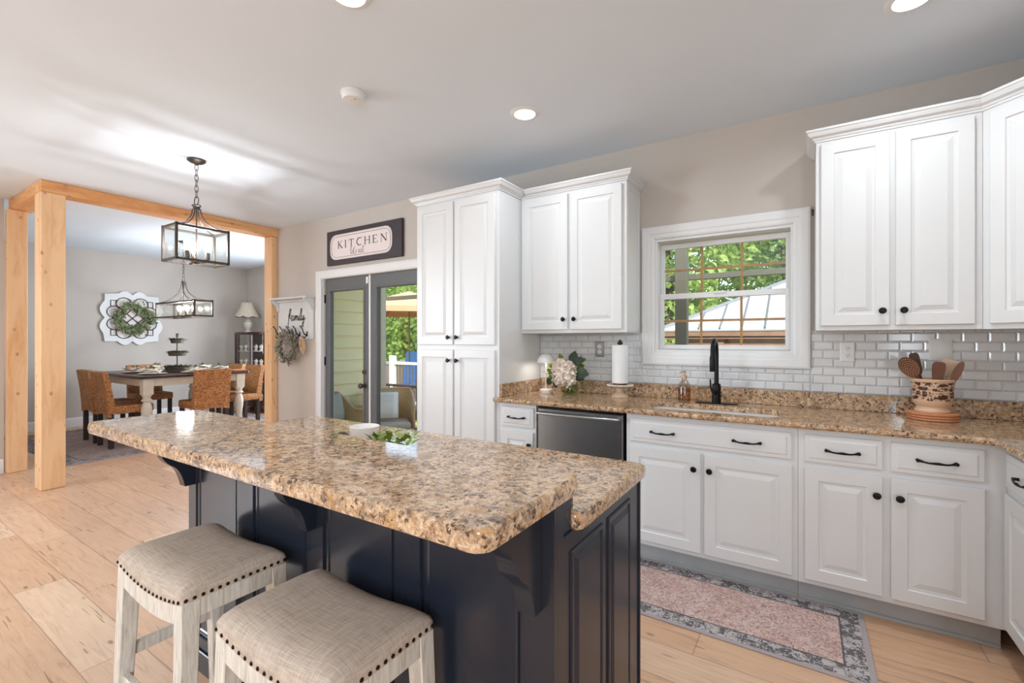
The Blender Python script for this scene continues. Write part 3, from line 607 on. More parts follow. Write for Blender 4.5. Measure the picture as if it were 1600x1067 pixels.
MB().box(-1.849, 1.359, WY - .024, WY - .0095, .926, 1.0195, .002).box(-1.849, -1.829, 2.735, WY - .025, .926, 1.0195, .002).build('splash_strip', 'granite', ct)
sk = thing('sink', 'stainless double-bowl sink set under the granite below the window', 'sink', (-.47, 2.945, .70))
m = MB()
for x0, x1 in ((-.845, -.485), (-.465, -.10)):
    H0 = rr(x0, x1, 2.78, 3.11, .055); H1 = rr(x0 + .01, x1 - .01, 2.79, 3.10, .05)
    A = [m.bm.verts.new((x, y, .894)) for x, y in H0]; B = [m.bm.verts.new((x, y, .71)) for x, y in H1]
    for i in range(len(A)): m.bm.faces.new([A[i], A[(i + 1) % len(A)], B[(i + 1) % len(A)], B[i]])
    m.bm.faces.new(B)
m.box(-.487, -.463, 2.79, 3.10, .868, .888, .006)
m.build('bowl', 'steel', sk, smooth=40)
# wall plates
def outlet(x, z, label, mat, oct=True):
    o = thing('wall_outlet', label, 'outlet', (x, WY - .0095, z), 'wall outlets on the tiles')
    MB().relief(front(x - .036, WY - .0095, z - .058), .072, .116, [(0, 0), (0, .002), (.006, .006)]).build('cover_plate', mat, o, smooth=10)
    for dzz in (-.02, .02):
        s = MB().lathe([(0, 0), (.0165, 0), (.0165, .002), (.014, .003), (0, .003)], T=align((x, WY - .0155, z + dzz), (0, -1, 0)), seg=20).build('socket', 'plate_steel' if mat == 'tile' else 'plastic', o)
        MB().box(x - .007, x - .005, WY - .0192, WY - .0186, z + dzz - .002, z + dzz + .007).box(x + .005, x + .007, WY - .0192, WY - .0186, z + dzz - .002, z + dzz + .006).lathe([(0, 0), (.0025, 0), (0, .0006)], T=align((x, WY - .0186, z + dzz - .008), (0, -1, 0)), seg=8).build('slots', 'ink', s)
    return o
outlet(-1.323, 1.266, 'clear-plated wall outlet behind the flowers, left of the paper towels', 'plate_steel')
outlet(.218, 1.265, 'white duplex wall outlet on the tiles just right of the window', 'plastic')
bpl = MB().relief(front(.578, WY - .0095, 1.225), .096, .118, [(0, 0), (0, .002), (.005, .0055)]).build('blank_wall_plate', 'plastic'); tag(bpl, 'blank white square wall plate on the tiles behind the utensil crock', 'wall plate')
hk = MB().lathe([(0, 0), (.006, 0), (.004, .004), (.003, .016), (.005, .02), (0, .022)], T=align((.047, WY - .0005, 2.125), (0, -1, 0)), seg=12).box(.043, .051, WY - .006, WY - .001, 2.095, 2.125, .001).build('curtain_bracket', 'bronze'); tag(hk, 'tiny metal bracket at the upper right corner of the window casing', 'bracket')
# ------------------------------------------------------------------ island
isl = thing('island', 'navy blue kitchen island cabinet with panelled front and brackets', 'island', (-1.31, 1.2, 0))
MB().box(-2.155, -.462, .897, 1.49, .10, .880).box(-2.155, -.462, .897, .985, .88, .969).build('carcass', 'navy', isl)
MB().box(-2.15, -.467, .905, 1.43, 0, .10).build('toe_kick', 'navy', isl)
# front board with recessed panels between stiles
PR = [(0, .0), (.004, .0), (.007, -.0085), (.016, -.0085), (.019, -.003), (.028, -.003), (.033, -.0065)]
m = MB(); y0 = .885; xs = [-2.161, -2.104, -1.772, -1.671, -1.345, -1.267, -.942, -.856, -.531, -.455]
for a, b in zip(xs[0::2], xs[1::2]): m.box(a, b, y0, y0 + .013, .0, .969)
for a, b in zip(xs[1::2], xs[2::2]):
    m.box(a, b, y0, y0 + .013, .0, .13).box(a, b, y0, y0 + .013, .955, .969)
    m.relief(front(a, y0, .13), b - a, .825, PR, back=False)
m.build('front_panel', 'navy', isl, smooth=15)
m = MB().box(-.4615, -.455, .8985, .930, 0, .969).box(-.4615, -.457, .9305, 1.488, .0, .888); te = frame((-.457, .965, .10), (0, 1, 0), (0, 0, 1))
RP = [(0, 0), (.003, -.006), (.009, -.009), (.012, -.0085), (.020, -.002), (.022, .0)]
m.build('end_panel', 'navy', isl, smooth=15)
for a, b in ((.968, 1.168), (1.206, 1.396)):
    MB().relief(frame((-.457, a, .13), (0, 1, 0), (0, 0, 1)), b - a, .715, [(0, 0), (0, .003), (.004, .006), (.010, .006), (.014, .0015), (.020, .0015), (.034, .008)], back=False).build('raised_panel', 'navy', isl, smooth=12)
MB().box(-.462, -.452, 1.488, 1.497, .0, .888).build('corner_strip', 'navy', isl)
m = MB().box(-2.166, -.450, .876, .8845, 0, .085, .003); m.build('base_moulding', 'navy', isl)
cb = [(.885, .9685), (.885, .742), (.853, .742)] + [tuple(p[:2]) for p in catmull([(.848, .765, 0), (.838, .795, 0), (.822, .822, 0), (.795, .845, 0), (.778, .868, 0), (.770, .892, 0), (.748, .918, 0), (.722, .940, 0), (.700, .952, 0)], 5)] + [(.665, .957), (.655, .9685)]
for x0 in (-2.161, -1.340, -.530): MB().prism(cb, lambda u, v, d: (d, u - .0005, v), x0, x0 + .046).build('bracket', 'navy', isl, smooth=30)
def island_slab(name, label, x0, x1, y0, y1, z0, z1, r):
    o = rr(x0, x1, y0, y1, r); m = MB(); hh = (z1 - z0) / 2; n = len(o)
    prof = [(.010, z0), (.003, z0 + .005), (0, z0 + hh), (.003, z1 - .005), (.010, z1)]
    c = Vector(((x0 + x1) / 2, (y0 + y1) / 2)); rings = []
    for i, z in prof:
        rings.append([m.bm.verts.new((max(x0 + i, min(x1 - i, x)), max(y0 + i, min(y1 - i, y)), z)) for x, y in rr(x0 + i, x1 - i, y0 + i, y1 - i, r - i * .5)])
    for A, B in zip(rings, rings[1:]):
        for q in range(n): m.bm.faces.new([A[q], A[(q + 1) % n], B[(q + 1) % n], B[q]])
    m.bm.faces.new(rings[0][::-1]); m.bm.faces.new(rings[-1])
    return tag(m.build(name, 'granite', smooth=30), label, 'countertop')
island_slab('bar_counter', 'raised granite bar top over the navy island, nearest the stools', -2.375, -.445, .612, 1.012, .9695, 1.015, .035)
lt = island_slab('island_worktop', 'lower granite worktop on the sink side of the navy island', -2.25, -.437, .9865, 1.53, .8815, .925, .03)
MB().box(-2.15, -.462, .9865, .995, .9255, .969).build('riser', 'granite', lt)
# ------------------------------------------------------------------ bar stools
def make_stool(label):
    t = thing('bar_stool', label, 'stool', (0, 0, 0), 'upholstered bar stools')
    w, d = .45, .30; zb = .632; sag = .028
    nx, ny = 18, 12; m = MB(); top = {}; 
    def sg(u): return -sag * (1 - u * u)
    def pt(u, v, k):  # u,v in -1..1
        e = max(abs(u), abs(v)); 
        return Vector((u * w / 2, v * d / 2, zb + sg(u) + k))
    us = [math.sin(math.pi / 2 * (i / nx * 2 - 1)) for i in range(nx + 1)]; vs = [math.sin(math.pi / 2 * (j / ny * 2 - 1)) for j in range(ny + 1)]
    dome = lambda u, v: .052 * ((1 - abs(u) ** 5) * (1 - abs(v) ** 5)) ** .45 + .012
    rnd = .016
    def pos(u, v):
        x, y = u * w / 2, v * d / 2; hx, hy = w / 2 - rnd, d / 2 - rnd
        if abs(x) > hx and abs(y) > hy:
            q = Vector((abs(x) - hx, abs(y) - hy)); mx = max(q.x, q.y); q = q.normalized() * mx if q.length else q
            x = math.copysign(hx + q.x, x); y = math.copysign(hy + q.y, y)
        return x, y
    G = [[m.bm.verts.new((*pos(u, v), zb + sg(u) + dome(u, v))) for v in vs] for u in us]
    for i in range(nx):
        for j in range(ny): m.bm.faces.new([G[i][j], G[i + 1][j], G[i + 1][j + 1], G[i][j + 1]])
    ring = [(i, 0) for i in range(nx)] + [(nx, j) for j in range(ny)] + [(i, ny) for i in range(nx, 0, -1)] + [(0, j) for j in range(ny, 0, -1)]
    lowv = [m.bm.verts.new((G[i][j].co.x, G[i][j].co.y, zb + sg(us[i]) - .004)) for i, j in ring]; n = len(ring)
    for q in range(n):
        a, b = ring[q], ring[(q + 1) % n]; m.bm.faces.new([G[a[0]][a[1]], G[b[0]][b[1]], lowv[(q + 1) % n], lowv[q]])
    m.bm.faces.new(lowv[::-1])
    m.build('seat', 'linen', t, smooth=60)
    m = MB()
    def head(x, y, z, dr): m.lathe([(0, 0), (.0052, 0), (.0046, .0022), (.0025, .0036), (0, .004)], T=align((x, y, z), dr), seg=8)
    N = 17
    for i in range(N):
        u = (i / (N - 1) * 2 - 1) * .94
        for s in (-1, 1): head(u * w / 2, s * d / 2, zb + sg(u) + .004, (0, s, 0))
    N2 = 14
    for i in range(N2):
        v = (i / (N2 - 1) * 2 - 1) * .92
        for s in (-1, 1): head(s * w / 2, v * d / 2, zb + .004, (s, 0, 0))
    m.build('nailhead_trim', 'nail', t)
    # aprons: curved along x, straight along y
    for s in (-1, 1):
        yy = s * (d / 2 - .012); m = MB(); n = 14; P = []
        for i in range(n + 1):
            u = (i / n * 2 - 1) * .86; P.append((u * w / 2, zb + sg(u) - .005))
        Q = [(x, z - .052) for x, z in P][::-1]
        m.prism(P + Q, lambda a, b, c: (a, c, b), yy - .010, yy + .010).build('apron', 'whitewash', t)
        xx = s * (w / 2 - .014); MB().box(xx - .010, xx + .010, -d / 2 + .03, d / 2 - .03, zb - .056, zb - .005, .002).build('apron', 'whitewash', t)
    lx, ly = w / 2 - .027, d / 2 - .027; sp = .022
    for sx in (-1, 1):
        for sy in (-1, 1):
            m = MB(); b = bmesh.new(); vs_ = []
            for z, ox, oy, h in ((zb - .006, 0, 0, .024), (0, sp, sp, .018)):
                cx, cy = sx * (lx + ox), sy * (ly + oy)
                vs_.append([b.verts.new((cx + a * h, cy + c * h, z)) for a, c in ((-1, -1), (1, -1), (1, 1), (-1, 1))])
            for q in range(4): b.faces.new([vs_[0][q], vs_[0][(q + 1) % 4], vs_[1][(q + 1) % 4], vs_[1][q]])
            b.faces.new(vs_[0]); b.faces.new(vs_[1][::-1]); bmesh.ops.bevel(b, geom=b.edges[:], offset=.0025, segments=1, affect='EDGES')
            m.add(b); m.build('leg', 'whitewash', t)
    at = lambda z: sp * (1 - z / zb)
    for s in (-1, 1):
        z = .26; x = lx + at(z); y = ly + at(z); MB().box(-x + .018, x - .018, s * y - .010, s * y + .010, z - .018, z + .018, .002).build('stretcher', 'whitewash', t)
        z = .34; x = lx + at(z); y = ly + at(z); MB().box(s * x - .010, s * x + .010, -y + .018, y - .018, z - .018, z + .018, .002).build('stretcher', 'whitewash', t)
    return t
st1 = make_stool('taupe upholstered bar stool near the left end of the island')
st2 = copytree(st1); st2['label'] = 'taupe upholstered bar stool in the middle of the island front, nearest the camera'
st1.location = (-1.62, .702, 0); st2.location = (-.992, .702, 0)
# ------------------------------------------------------------------ runner and dining rug
tag(MB().box(-1.62, .245, 2.215, 2.79, .0005, .007, .002).build('runner_rug', 'runner', origin=(-.6875, 2.5025, 0)), 'faded pink runner rug on the floor before the sink cabinets', 'rug')
tag(MB().box(-9.10, -6.57, 1.51, 4.45, .0005, .009, .002).build('area_rug', 'rug', origin=(-7.835, 2.98, 0)), 'large faded grey-pink rug under the dining table', 'rug')
# ------------------------------------------------------------------ pendant lanterns
def chain(x, y, z0, z1, step, r, wr):
    m = MB(); z = z1; i = 0
    while z > z0 + step * .4:
        c = Vector((x, y, z - step * .6)); a = Vector((1, 0, 0)) if i % 2 else Vector((0, 1, 0))
        m.tube([c + a * math.cos(q / 12 * 6.283) * r + Vector((0, 0, math.sin(q / 12 * 6.283) * step * .72)) for q in range(12)], wr, 5, closed=True)
        z -= step; i += 1
    return m
def lantern(x, y, hx, hy, zb, zt, zhub, label, bulbs, power, bar, ringr=.035):
    t = thing('pendant_light', label, 'pendant light', (x, y, zb), 'lantern pendants')
    MB().lathe([(0, 0), (.064, 0), (.062, -.012), (.045, -.024), (.018, -.030), (.012, -.042), (0, -.045)], (x, y, CZ - .0005)).build('canopy', 'bronze', t)
    chain(x, y, zhub + .085, CZ - .035, .042, .012, .0026).build('chain', 'bronze', t)
    MB().tube([(x + ringr * math.cos(q / 20 * 6.283), y, zhub + .045 + ringr * math.sin(q / 20 * 6.283)) for q in range(20)], .0035, 6, closed=True).build('ring', 'bronze', t)
    MB().lathe([(0, 0), (.03, 0), (.034, -.008), (.024, -.014), (.024, -.04), (0, -.04)], (x, y, zhub + .012)).tube([(x, y, zhub), (x, y, zb + .03)], .0055, 8).build('stem', 'bronze', t)
    b = bar / 2; m = MB()
    for sx in (-1, 1):
        for sy in (-1, 1):
            m.box(x + sx * hx - b, x + sx * hx + b, y + sy * hy - b, y + sy * hy + b, zb, zt + .006, .0015)
    for z in (zb + b, zt - b):
        for s in (-1, 1):
            m.box(x - hx, x + hx, y + s * hy - b, y + s * hy + b, z - b, z + b); m.box(x + s * hx - b, x + s * hx + b, y - hy, y + hy, z - b, z + b)
    m.box(x - hx, x + hx, y - b * .8, y + b * .8, zb + .001, zb + bar * .8) if hy > hx else m.box(x - b * .8, x + b * .8, y - hy, y + hy, zb + .001, zb + bar * .8)
    m.build('frame', 'bronze', t)
    for sx in (-1, 1):
        for sy in (-1, 1):
            q0 = Vector((x + sx * .02, y + sy * .02, zhub - .02)); q3 = Vector((x + sx * hx, y + sy * hy, zt))
            pts = []
            for i in range(13):
                s = i / 12; k = s ** 1.9
                pts.append(Vector((q0.x + (q3.x - q0.x) * k, q0.y + (q3.y - q0.y) * k, q0.z + (q3.z - q0.z) * (1 - (1 - s) ** 1.7))))
            MB().tube(pts, .0052, 6).build('arm', 'bronze', t)
    g = MB()
    for s in (-1, 1):
        g.box(x - hx + b, x + hx - b, y + s * hy - .0015, y + s * hy + .0015, zb + bar, zt - bar); g.box(x + s * hx - .0015, x + s * hx + .0015, y - hy + b, y + hy - b, zb + bar, zt - bar)
    g.build('glass_panel', 'glass', t, smooth=0)
    MB().lathe([(0, 0), (.012, .004), (.034, .014), (.034, .024), (.012, .028), (0, .028)], (x, y, zb - .006)).build('hub', 'bronze', t)
    for bx, by in bulbs:
        px, py = x + bx, y + by; zc = zb + .035
        s = MB().tube([(x, y, zb + .018), (x + bx * .6, y + by * .6, zb + .014), (px, py, zb + .024), (px, py, zc)], .005, 6).lathe([(0, -.004), (.015, -.004), (.0165, .0), (.0165, .05), (.014, .054), (0, .054)], (px, py, zc), seg=16).build('socket', 'bronze', t)
        bl = MB().lathe([(.0001, .054), (.012, .056), (.014, .066), (.022, .084), (.0285, .104), (.0285, .116), (.022, .134), (.010, .143), (.0001, .145)], (px, py, zc), seg=18).build('bulb', 'bulb', s)
        MB().tube([(px - .006, py, zc + .085), (px - .004, py, zc + .118), (px + .004, py, zc + .118), (px + .006, py, zc + .085)], .0016, 5).build('filament', 'filament', s)
        light('bulb_light', 'POINT', (px, py, zc + .105), power, (.92, .95, 1), shadow_soft_size=.012)
    return t
lantern(-4.046, 1.71, .115, .182, 1.941, 2.212, 2.39, 'lantern pendant with a clear glass box hanging nearest, over the kitchen walkway', [(.035, -.075), (-.04, -.005), (.045, .06), (-.02, .085)], 5.9, .017)
lantern(-7.54, 3.02, .60, .112, 1.659, 1.887, 2.17, 'long linear lantern pendant hanging over the dining table', [(-.16, .03), (-.06, -.035), (.05, .035), (.16, -.03), (.23, .03)], 6.5, .022)
# ------------------------------------------------------------------ ceiling fittings
def can(x, y, label, power=6.2):
    t = thing('recessed_light', label, 'ceiling light', (x, y, CZ - .012), 'recessed ceiling lights')
    MB().lathe([(.062, 0), (.066, -.010), (.078, -.008), (.093, -.0005), (.093, 0)], (x, y, CZ - .0002), seg=36).build('trim_ring', 'plastic', t)
    MB().lathe([(0, -.002), (.063, -.002), (.063, 0), (0, 0)], (x, y, CZ - .0005), seg=36).build('lens', 'lens', t)
    light('can_light', 'AREA', (x, y, CZ - .0135), power, (.84, .93, 1), shape='DISK', size=.11, spread=R(165))
can(-1.476, 2.467, 'round recessed ceiling light over the dishwasher side, fully in view', 4.6)
can(.381, 2.503, 'round recessed ceiling light cut by the top edge, above the right cabinets')
can(-1.575, 1.225, 'round recessed ceiling light cut by the top edge, above the island')
can(.381, 1.24, 'round recessed ceiling light out over the right side of the kitchen'); can(-1.5, -1.0, 'round recessed ceiling light added unseen behind the camera, left'); can(-4.2, -1.4, 'round recessed ceiling light added unseen behind the camera, far left')  # last two cans are unseen, added behind the camera for brightness
sd = thing('smoke_detector', 'round white smoke detector on the kitchen ceiling', 'smoke detector', (-2.19, 1.735, CZ - .045))
MB().lathe([(0, 0), (.068, 0), (.070, -.010), (.066, -.014), (.064, -.014), (.063, -.034), (.058, -.042), (.03, -.045), (0, -.045)], (-2.19, 1.735, CZ - .0004), seg=40).build('body', 'plastic', sd)
MB().lathe([(0, 0), (.006, 0), (.005, -.003), (0, -.003)], (-2.165, 1.725, CZ - .0435), seg=12).build('test_button', 'plate_steel', sd)
# ------------------------------------------------------------------ faucet, soap, towels, lamp, flowers, crock
fc = thing('faucet', 'matte black gooseneck kitchen faucet behind the sink', 'faucet', (-.475, 3.205, .926))
MB().box(-.60, -.35, 3.18, 3.235, .926, .931, .002).build('deck_plate', 'black', fc)
MB().lathe([(0, 0), (.027, 0), (.027, .09), (.025, .12), (.018, .125), (0, .125)], (-.475, 3.207, .931)).build('body', 'black', fc)
ar = [(-.475, 3.207, 1.05), (-.475, 3.207, 1.2)] + [(-.475, 3.207 - .075 + .075 * math.cos(a), 1.255 + .08 * math.sin(a)) for a in [i * math.pi / 12 for i in range(13)]] + [(-.475, 3.057, 1.235)]
MB().tube(ar, .0135, 14).build('spout', 'black', fc)
MB().lathe([(0, 0), (.016, 0), (.0175, .01), (.0175, .085), (.0145, .10), (0, .10)], (-.475, 3.057, 1.140)).build('spray_head', 'black', fc)
MB().lathe([(0, 0), (.015, 0), (.015, .02), (.010, .028), (0, .028)], T=align((-.475, 3.185, 1.0), (-.5, -1, 0))).tube([(-.489, 3.158, 1.0), (-.500, 3.15, 1.03), (-.503, 3.148, 1.085)], [.007, .006, .0045], 8).build('lever', 'black', fc)
sb = thing('soap_bottle', 'clear glass soap bottle with a copper pump beside the faucet', 'soap bottle', (-.675, 3.215, .926))
MB().lathe([(0, .002), (.036, .0), (.041, .006), (.042, .095), (.038, .112), (.024, .135), (.017, .145), (.017, .158), (.0155, .158), (.0155, .145), (.022, .134), (.036, .111), (.040, .094), (.039, .008), (0, .006)], (-.675, 3.215, .926)).build('bottle', 'soapglass', sb)
MB().lathe([(0, .008), (.0385, .009), (.0392, .086), (0, .086)], (-.675, 3.215, .926)).build('soap', 'soap', sb)
MB().lathe([(0, .159), (.019, .159), (.019, .172), (.007, .175), (.006, .192), (.012, .194), (.012, .203), (0, .205)], (-.675, 3.215, .926)).tube([(-.675, 3.215, 1.122), (-.69, 3.18, 1.123), (-.695, 3.168, 1.118)], .004, 6).build('pump', 'copper', sb)
ps = thing('pedestal_stand', 'wooden pedestal stand with a beaded rim under the paper towels', 'stand', (-1.115, 3.20, .926))
MB().lathe([(0, 0), (.062, 0), (.062, .006), (.054, .016), (.036, .028), (.026, .040), (.028, .062), (.045, .074), (.085, .080), (.087, .090), (0, .090)], (-1.115, 3.20, .926)).build('pedestal', 'palespoon', ps)
m = MB()
for i in range(36): m.lathe([(0, -.006), (.004, -.0045), (.006, 0), (.004, .0045), (0, .006)], (-1.115 + .089 * math.cos(i * math.pi / 18), 3.20 + .089 * math.sin(i * math.pi / 18), 1.012), seg=8)
m.build('bead_rim', 'plateware', ps)
th_ = thing('paper_towel_holder', 'upright paper towel holder with a dark finial, inside the white roll', 'holder', (-1.115, 3.20, 1.0165))
MB().lathe([(0, 0), (.05, 0), (.05, .006), (.006, .010), (.006, .285), (0, .285)], (-1.115, 3.20, 1.0165)).build('rod', 'bronze', th_)
MB().lathe([(0, .285), (.016, .288), (.020, .298), (.012, .312), (.004, .322), (0, .324)], (-1.115, 3.20, 1.0165)).build('finial', 'bronze', th_)
tag(MB().lathe([(.019, 0), (.0565, 0), (.058, .004), (.058, .268), (.0565, .272), (.019, .272), (.019, 0)], (-1.115, 3.20, 1.0275), seg=40).build('paper_towel_roll', 'paper'), 'full white roll of paper towels standing on the pedestal', 'paper towel')
lp = thing('table_lamp', 'small white mushroom-shaped lamp glowing beside the pantry', 'lamp', (-1.70, 3.165, .926))
MB().lathe([(0, 0), (.050, 0), (.052, .006), (.052, .022), (.046, .028), (.010, .030), (0, .030)], (-1.70, 3.165, .926)).build('base', 'lampbase', lp)
MB().tube([(-1.70, 3.165, .954), (-1.70, 3.165, 1.19)], .0065, 10).build('stem', 'lampbase', lp)
MB().lathe([(.072, .232), (.072, .238), (.066, .262), (.050, .288), (.028, .302), (0, .306), (0, .302), (.027, .298), (.048, .284), (.063, .260), (.068, .236), (.072, .232)], (-1.70, 3.165, .926), seg=36).build('lamp_shade', 'ceramic_white', lp)
MB().lathe([(0, 0), (.03, 0), (.03, .006), (0, .006)], (-1.70, 3.165, 1.183)).build('light_disc', 'lens', lp)
light('lamp_light', 'POINT', (-1.70, 3.165, 1.168), .9, (1, .93, .85), shadow_soft_size=.02)
fl = thing('flower_vase', 'round glass vase of white hydrangea with green leaves', 'vase', (-1.50, 3.175, .926))
MB().lathe([(0, .003), (.05, .0), (.062, .012), (.068, .04), (.060, .07), (.052, .078), (.050, .078), (.058, .069), (.065, .04), (.059, .014), (0, .008)], (-1.50, 3.175, .926)).build('vase', 'vaseglass', fl)
m = MB(); 
for i in range(7): a = i * .9; m.tube([(-1.50 + .03 * math.cos(a), 3.175 + .03 * math.sin(a), .94), (-1.50 - .012 * math.cos(a), 3.175 - .012 * math.sin(a), 1.0), (-1.50 + .02 * math.cos(a * 2), 3.165, 1.08)], .003, 5)
m.build('stems', 'stem', fl)
m = MB()
lobes = [((-1.53, 3.12, 1.085), .072), ((-1.55, 3.13, 1.125), .05), ((-1.49, 3.115, 1.06), .058), ((-1.56, 3.13, 1.06), .055), ((-1.495, 3.13, 1.11), .05)]
for i in range(1150):
    c, br = random.choice(lobes); d = rnd3()
    if d.y > .6: continue
    p = Vector(c) + Vector((d.x * br, d.y * br * .85, d.z * br)) * random.uniform(.85, 1.08); m.oval(p, d * .5 + rnd3(), rnd3(), .030, .026)
for c, br in lobes: m.lathe([(br * .86 * math.sin(a), -br * .86 * math.cos(a)) for a in [i * math.pi / 8 for i in range(9)]], c, seg=14)
m.build('hydrangea_bloom', 'petal', fl, smooth=0)
m = MB()
for i in range(95):
    d = rnd3(); c = random.choice([(-1.615, 3.16, 1.10), (-1.60, 3.165, 1.07), (-1.46, 3.19, 1.135), (-1.435, 3.18, 1.10), (-1.56, 3.19, 1.155), (-1.45, 3.19, 1.16)])
    m.oval(Vector(c) + d * .03, d + Vector((0, -.4, .2)), rnd3(), .055, .036)
m.build('light_leaves', 'leaf_bright', fl, smooth=30)
m = MB()
for p, d, L_ in (((-1.455, 3.14, 1.155), (.1, -.1, 1), .10), ((-1.44, 3.13, 1.15), (.75, -.2, .7), .085), ((-1.425, 3.12, 1.095), (1, -.3, -.05), .11), ((-1.43, 3.125, 1.085), (.9, -.3, -.5), .085), ((-1.62, 3.13, 1.05), (-.6, -.3, -.7), .075), ((-1.59, 3.12, 1.03), (.1, -.4, -1), .06)):
    m.oval(Vector(p), Vector(d), Vector((0, -1, .25)), L_, L_ * .8)
m.build('dark_leaves', 'leaf_dark', fl, smooth=30)
# crock with utensils on three coasters
kx, ky = .562, 3.165
for i, lb in enumerate(('bottom terracotta plate of the stack of three under the utensil crock', 'middle terracotta plate of the stack of three under the utensil crock', 'top terracotta plate of the stack of three, touching the utensil crock')):
    tag(MB().lathe([(0, 0), (.098, 0), (.103, .004), (.103, .010), (.098, .0125), (0, .0125)], (kx, ky, .926 + i * .013), seg=44).build('terracotta_plate', 'terracotta'), lb, 'plate', 'terracotta plates under the crock')
cr = thing('utensil_crock', 'pierced stoneware crock full of wooden spoons on the right counter', 'crock', (kx, ky, .9655))
MB().lathe([(0, 0), (.070, 0), (.072, .010), (.064, .022), (.064, .028), (.076, .044), (.080, .060), (.083, .150), (.088, .156), (.089, .168), (.085, .171), (.080, .165), (.078, .150), (.074, .060), (.058, .03), (0, .022)], (kx, ky, .9655), seg=48).build('pot', 'carved', cr, origin=(kx, ky, 1.065))
def utensil(label, tip, foot, w, hl, mat, kind='wooden_spoon', th=.006, square=0, spots=False):
    tip, foot = Vector(tip), Vector(foot); ax = (tip - foot).normalized(); t = thing(kind, label, 'spoon' if kind == 'wooden_spoon' else 'spatula', foot, 'wooden utensils in the crock')
    sd = ax.cross(Vector((-.3, -1, 0))).normalized(); nr = sd.cross(ax).normalized(); hs = tip - ax * hl
    MB().tube([foot, foot.lerp(hs, .6), hs + ax * .01], [.006, .0065, .008], 8).build('handle', mat, t)
    m = MB(); n = 22; outl = []
    for i in range(n):
        a = i / n * 2 * math.pi; u = math.cos(a); v = math.sin(a)
        if square: pw = .5; u = math.copysign(abs(u) ** pw, u); v = math.copysign(abs(v) ** pw, v)
        taper = 1 if not square else (.72 + .28 * (v + 1) / 2)
        outl.append((u * w / 2 * taper, v * hl / 2))
    c = tip - ax * hl / 2
    F = lambda u, v, d: c + sd * u + ax * v + nr * (d - (.010 * (1 - (u / (w / 2)) ** 2) * (0 if square or spots else 1)))
    m.prism(outl, F, -th / 2, th / 2); bl = m.build('blade' if square else 'bowl', mat, t)
    if spots:
        m = MB()
        for r_ in range(1, 5):
            for q in range(6 * r_):
                a = q / (6 * r_) * 6.283; p = F(math.cos(a) * w * .105 * r_, math.sin(a) * hl * .105 * r_, 0) + nr * 0; front_ = -1 if nr.y > 0 else 1
                m.lathe([(0, -.0005), (.0022, -.0005), (.0018, .0012), (0, .0014)], T=align(p + nr * front_ * .0032, nr * front_), seg=6)
        m.build('painted_dots', 'palespoon', bl)
    return t
utensil('large brown spoon with pale painted dots leaning left in the crock', (.432, 3.095, 1.243), (.585, 3.17, 1.0), .078, .118, 'spoonwood', spots=True)
utensil('dark wooden spatula standing behind the dotted spoon', (.487, 3.175, 1.268), (.55, 3.185, 1.0), .046, .115, 'darkspoon', 'wooden_spatula', square=1)
utensil('reddish brown wooden spatula in the middle of the crock', (.583, 3.13, 1.225), (.57, 3.15, 1.0), .058, .115, 'spoonwood', 'wooden_spatula', square=1)
utensil('pale cream wooden spatula between the brown ones at the right of the crock', (.635, 3.19, 1.235), (.585, 3.19, 1.0), .072, .095, 'palespoon', 'wooden_spatula', square=1)
utensil('slim brown wooden spoon leaning right over the crock rim', (.668, 3.12, 1.230), (.585, 3.135, 1.0), .034, .115, 'spoonwood')
# bowl and greenery on the island
tag(MB().lathe([(0, .003), (.045, .0), (.057, .010), (.060, .052), (.057, .053), (.053, .014), (0, .010)], (-1.545, 1.28, .9255), seg=36).build('candle_bowl', 'ceramic_white'), 'small white bowl on the island worktop', 'bowl')
tag(MB().lathe([(0, 0), (.016, .004), (.020, .014), (.012, .024), (0, .027)], (-1.628, 1.235, .9255), seg=14, sx=1.6).build('dark_pebble', 'darkleg'), 'small dark object left of the white bowl on the island', 'ornament')
m = MB()
for i in range(44):
    c = Vector((-1.36 + random.uniform(-.10, .12), 1.25 + random.uniform(-.05, .05), .932 + random.uniform(0, .03))); m.leaf(c, Vector((random.uniform(-1, 1), random.uniform(-1, 1), random.uniform(.1, .8))), Vector((0, 0, 1)), .05, .022)
m.tube([(-1.49, 1.27, .935), (-1.40, 1.25, .94), (-1.30, 1.26, .935), (-1.24, 1.24, .932)], .003, 5)
tag(m.build('greenery_sprig', 'leaf_bright', smooth=30), 'green leafy sprig lying right of the white bowl on the island', 'greenery')
# ------------------------------------------------------------------ dining table and chairs
TZ = .885; tx0, tx1, ty0, ty1 = -8.55, -6.92, 2.30, 3.62
dt = thing('dining_table', 'cream farmhouse dining table with a dark top and turned legs', 'table', ((tx0 + tx1) / 2, (ty0 + ty1) / 2, .009))
MB().box(tx0, tx1, ty0, ty1, TZ - .035, TZ, .008).build('tabletop', 'espresso', dt)
m = MB(); a = .055
m.box(tx0 + a, tx1 - a, ty0 + a, ty0 + a + .025, TZ - .135, TZ - .036).box(tx0 + a, tx1 - a, ty1 - a - .025, ty1 - a, TZ - .135, TZ - .036).box(tx0 + a, tx0 + a + .025, ty0 + a + .025, ty1 - a - .025, TZ - .135, TZ - .036).box(tx1 - a - .025, tx1 - a, ty0 + a + .025, ty1 - a - .025, TZ - .135, TZ - .036)
m.build('apron', 'cream', dt)
LEG = [(0, 0), (.030, 0), (.034, .02), (.028, .06), (.034, .10), (.030, .14), (.040, .26), (.055, .36), (.060, .43), (.050, .50), (.036, .535), (.036, .545), (.056, .555), (.058, .57), (.040, .585), (.044, .61), (.055, .625), (.055, .64), (0, .64)]
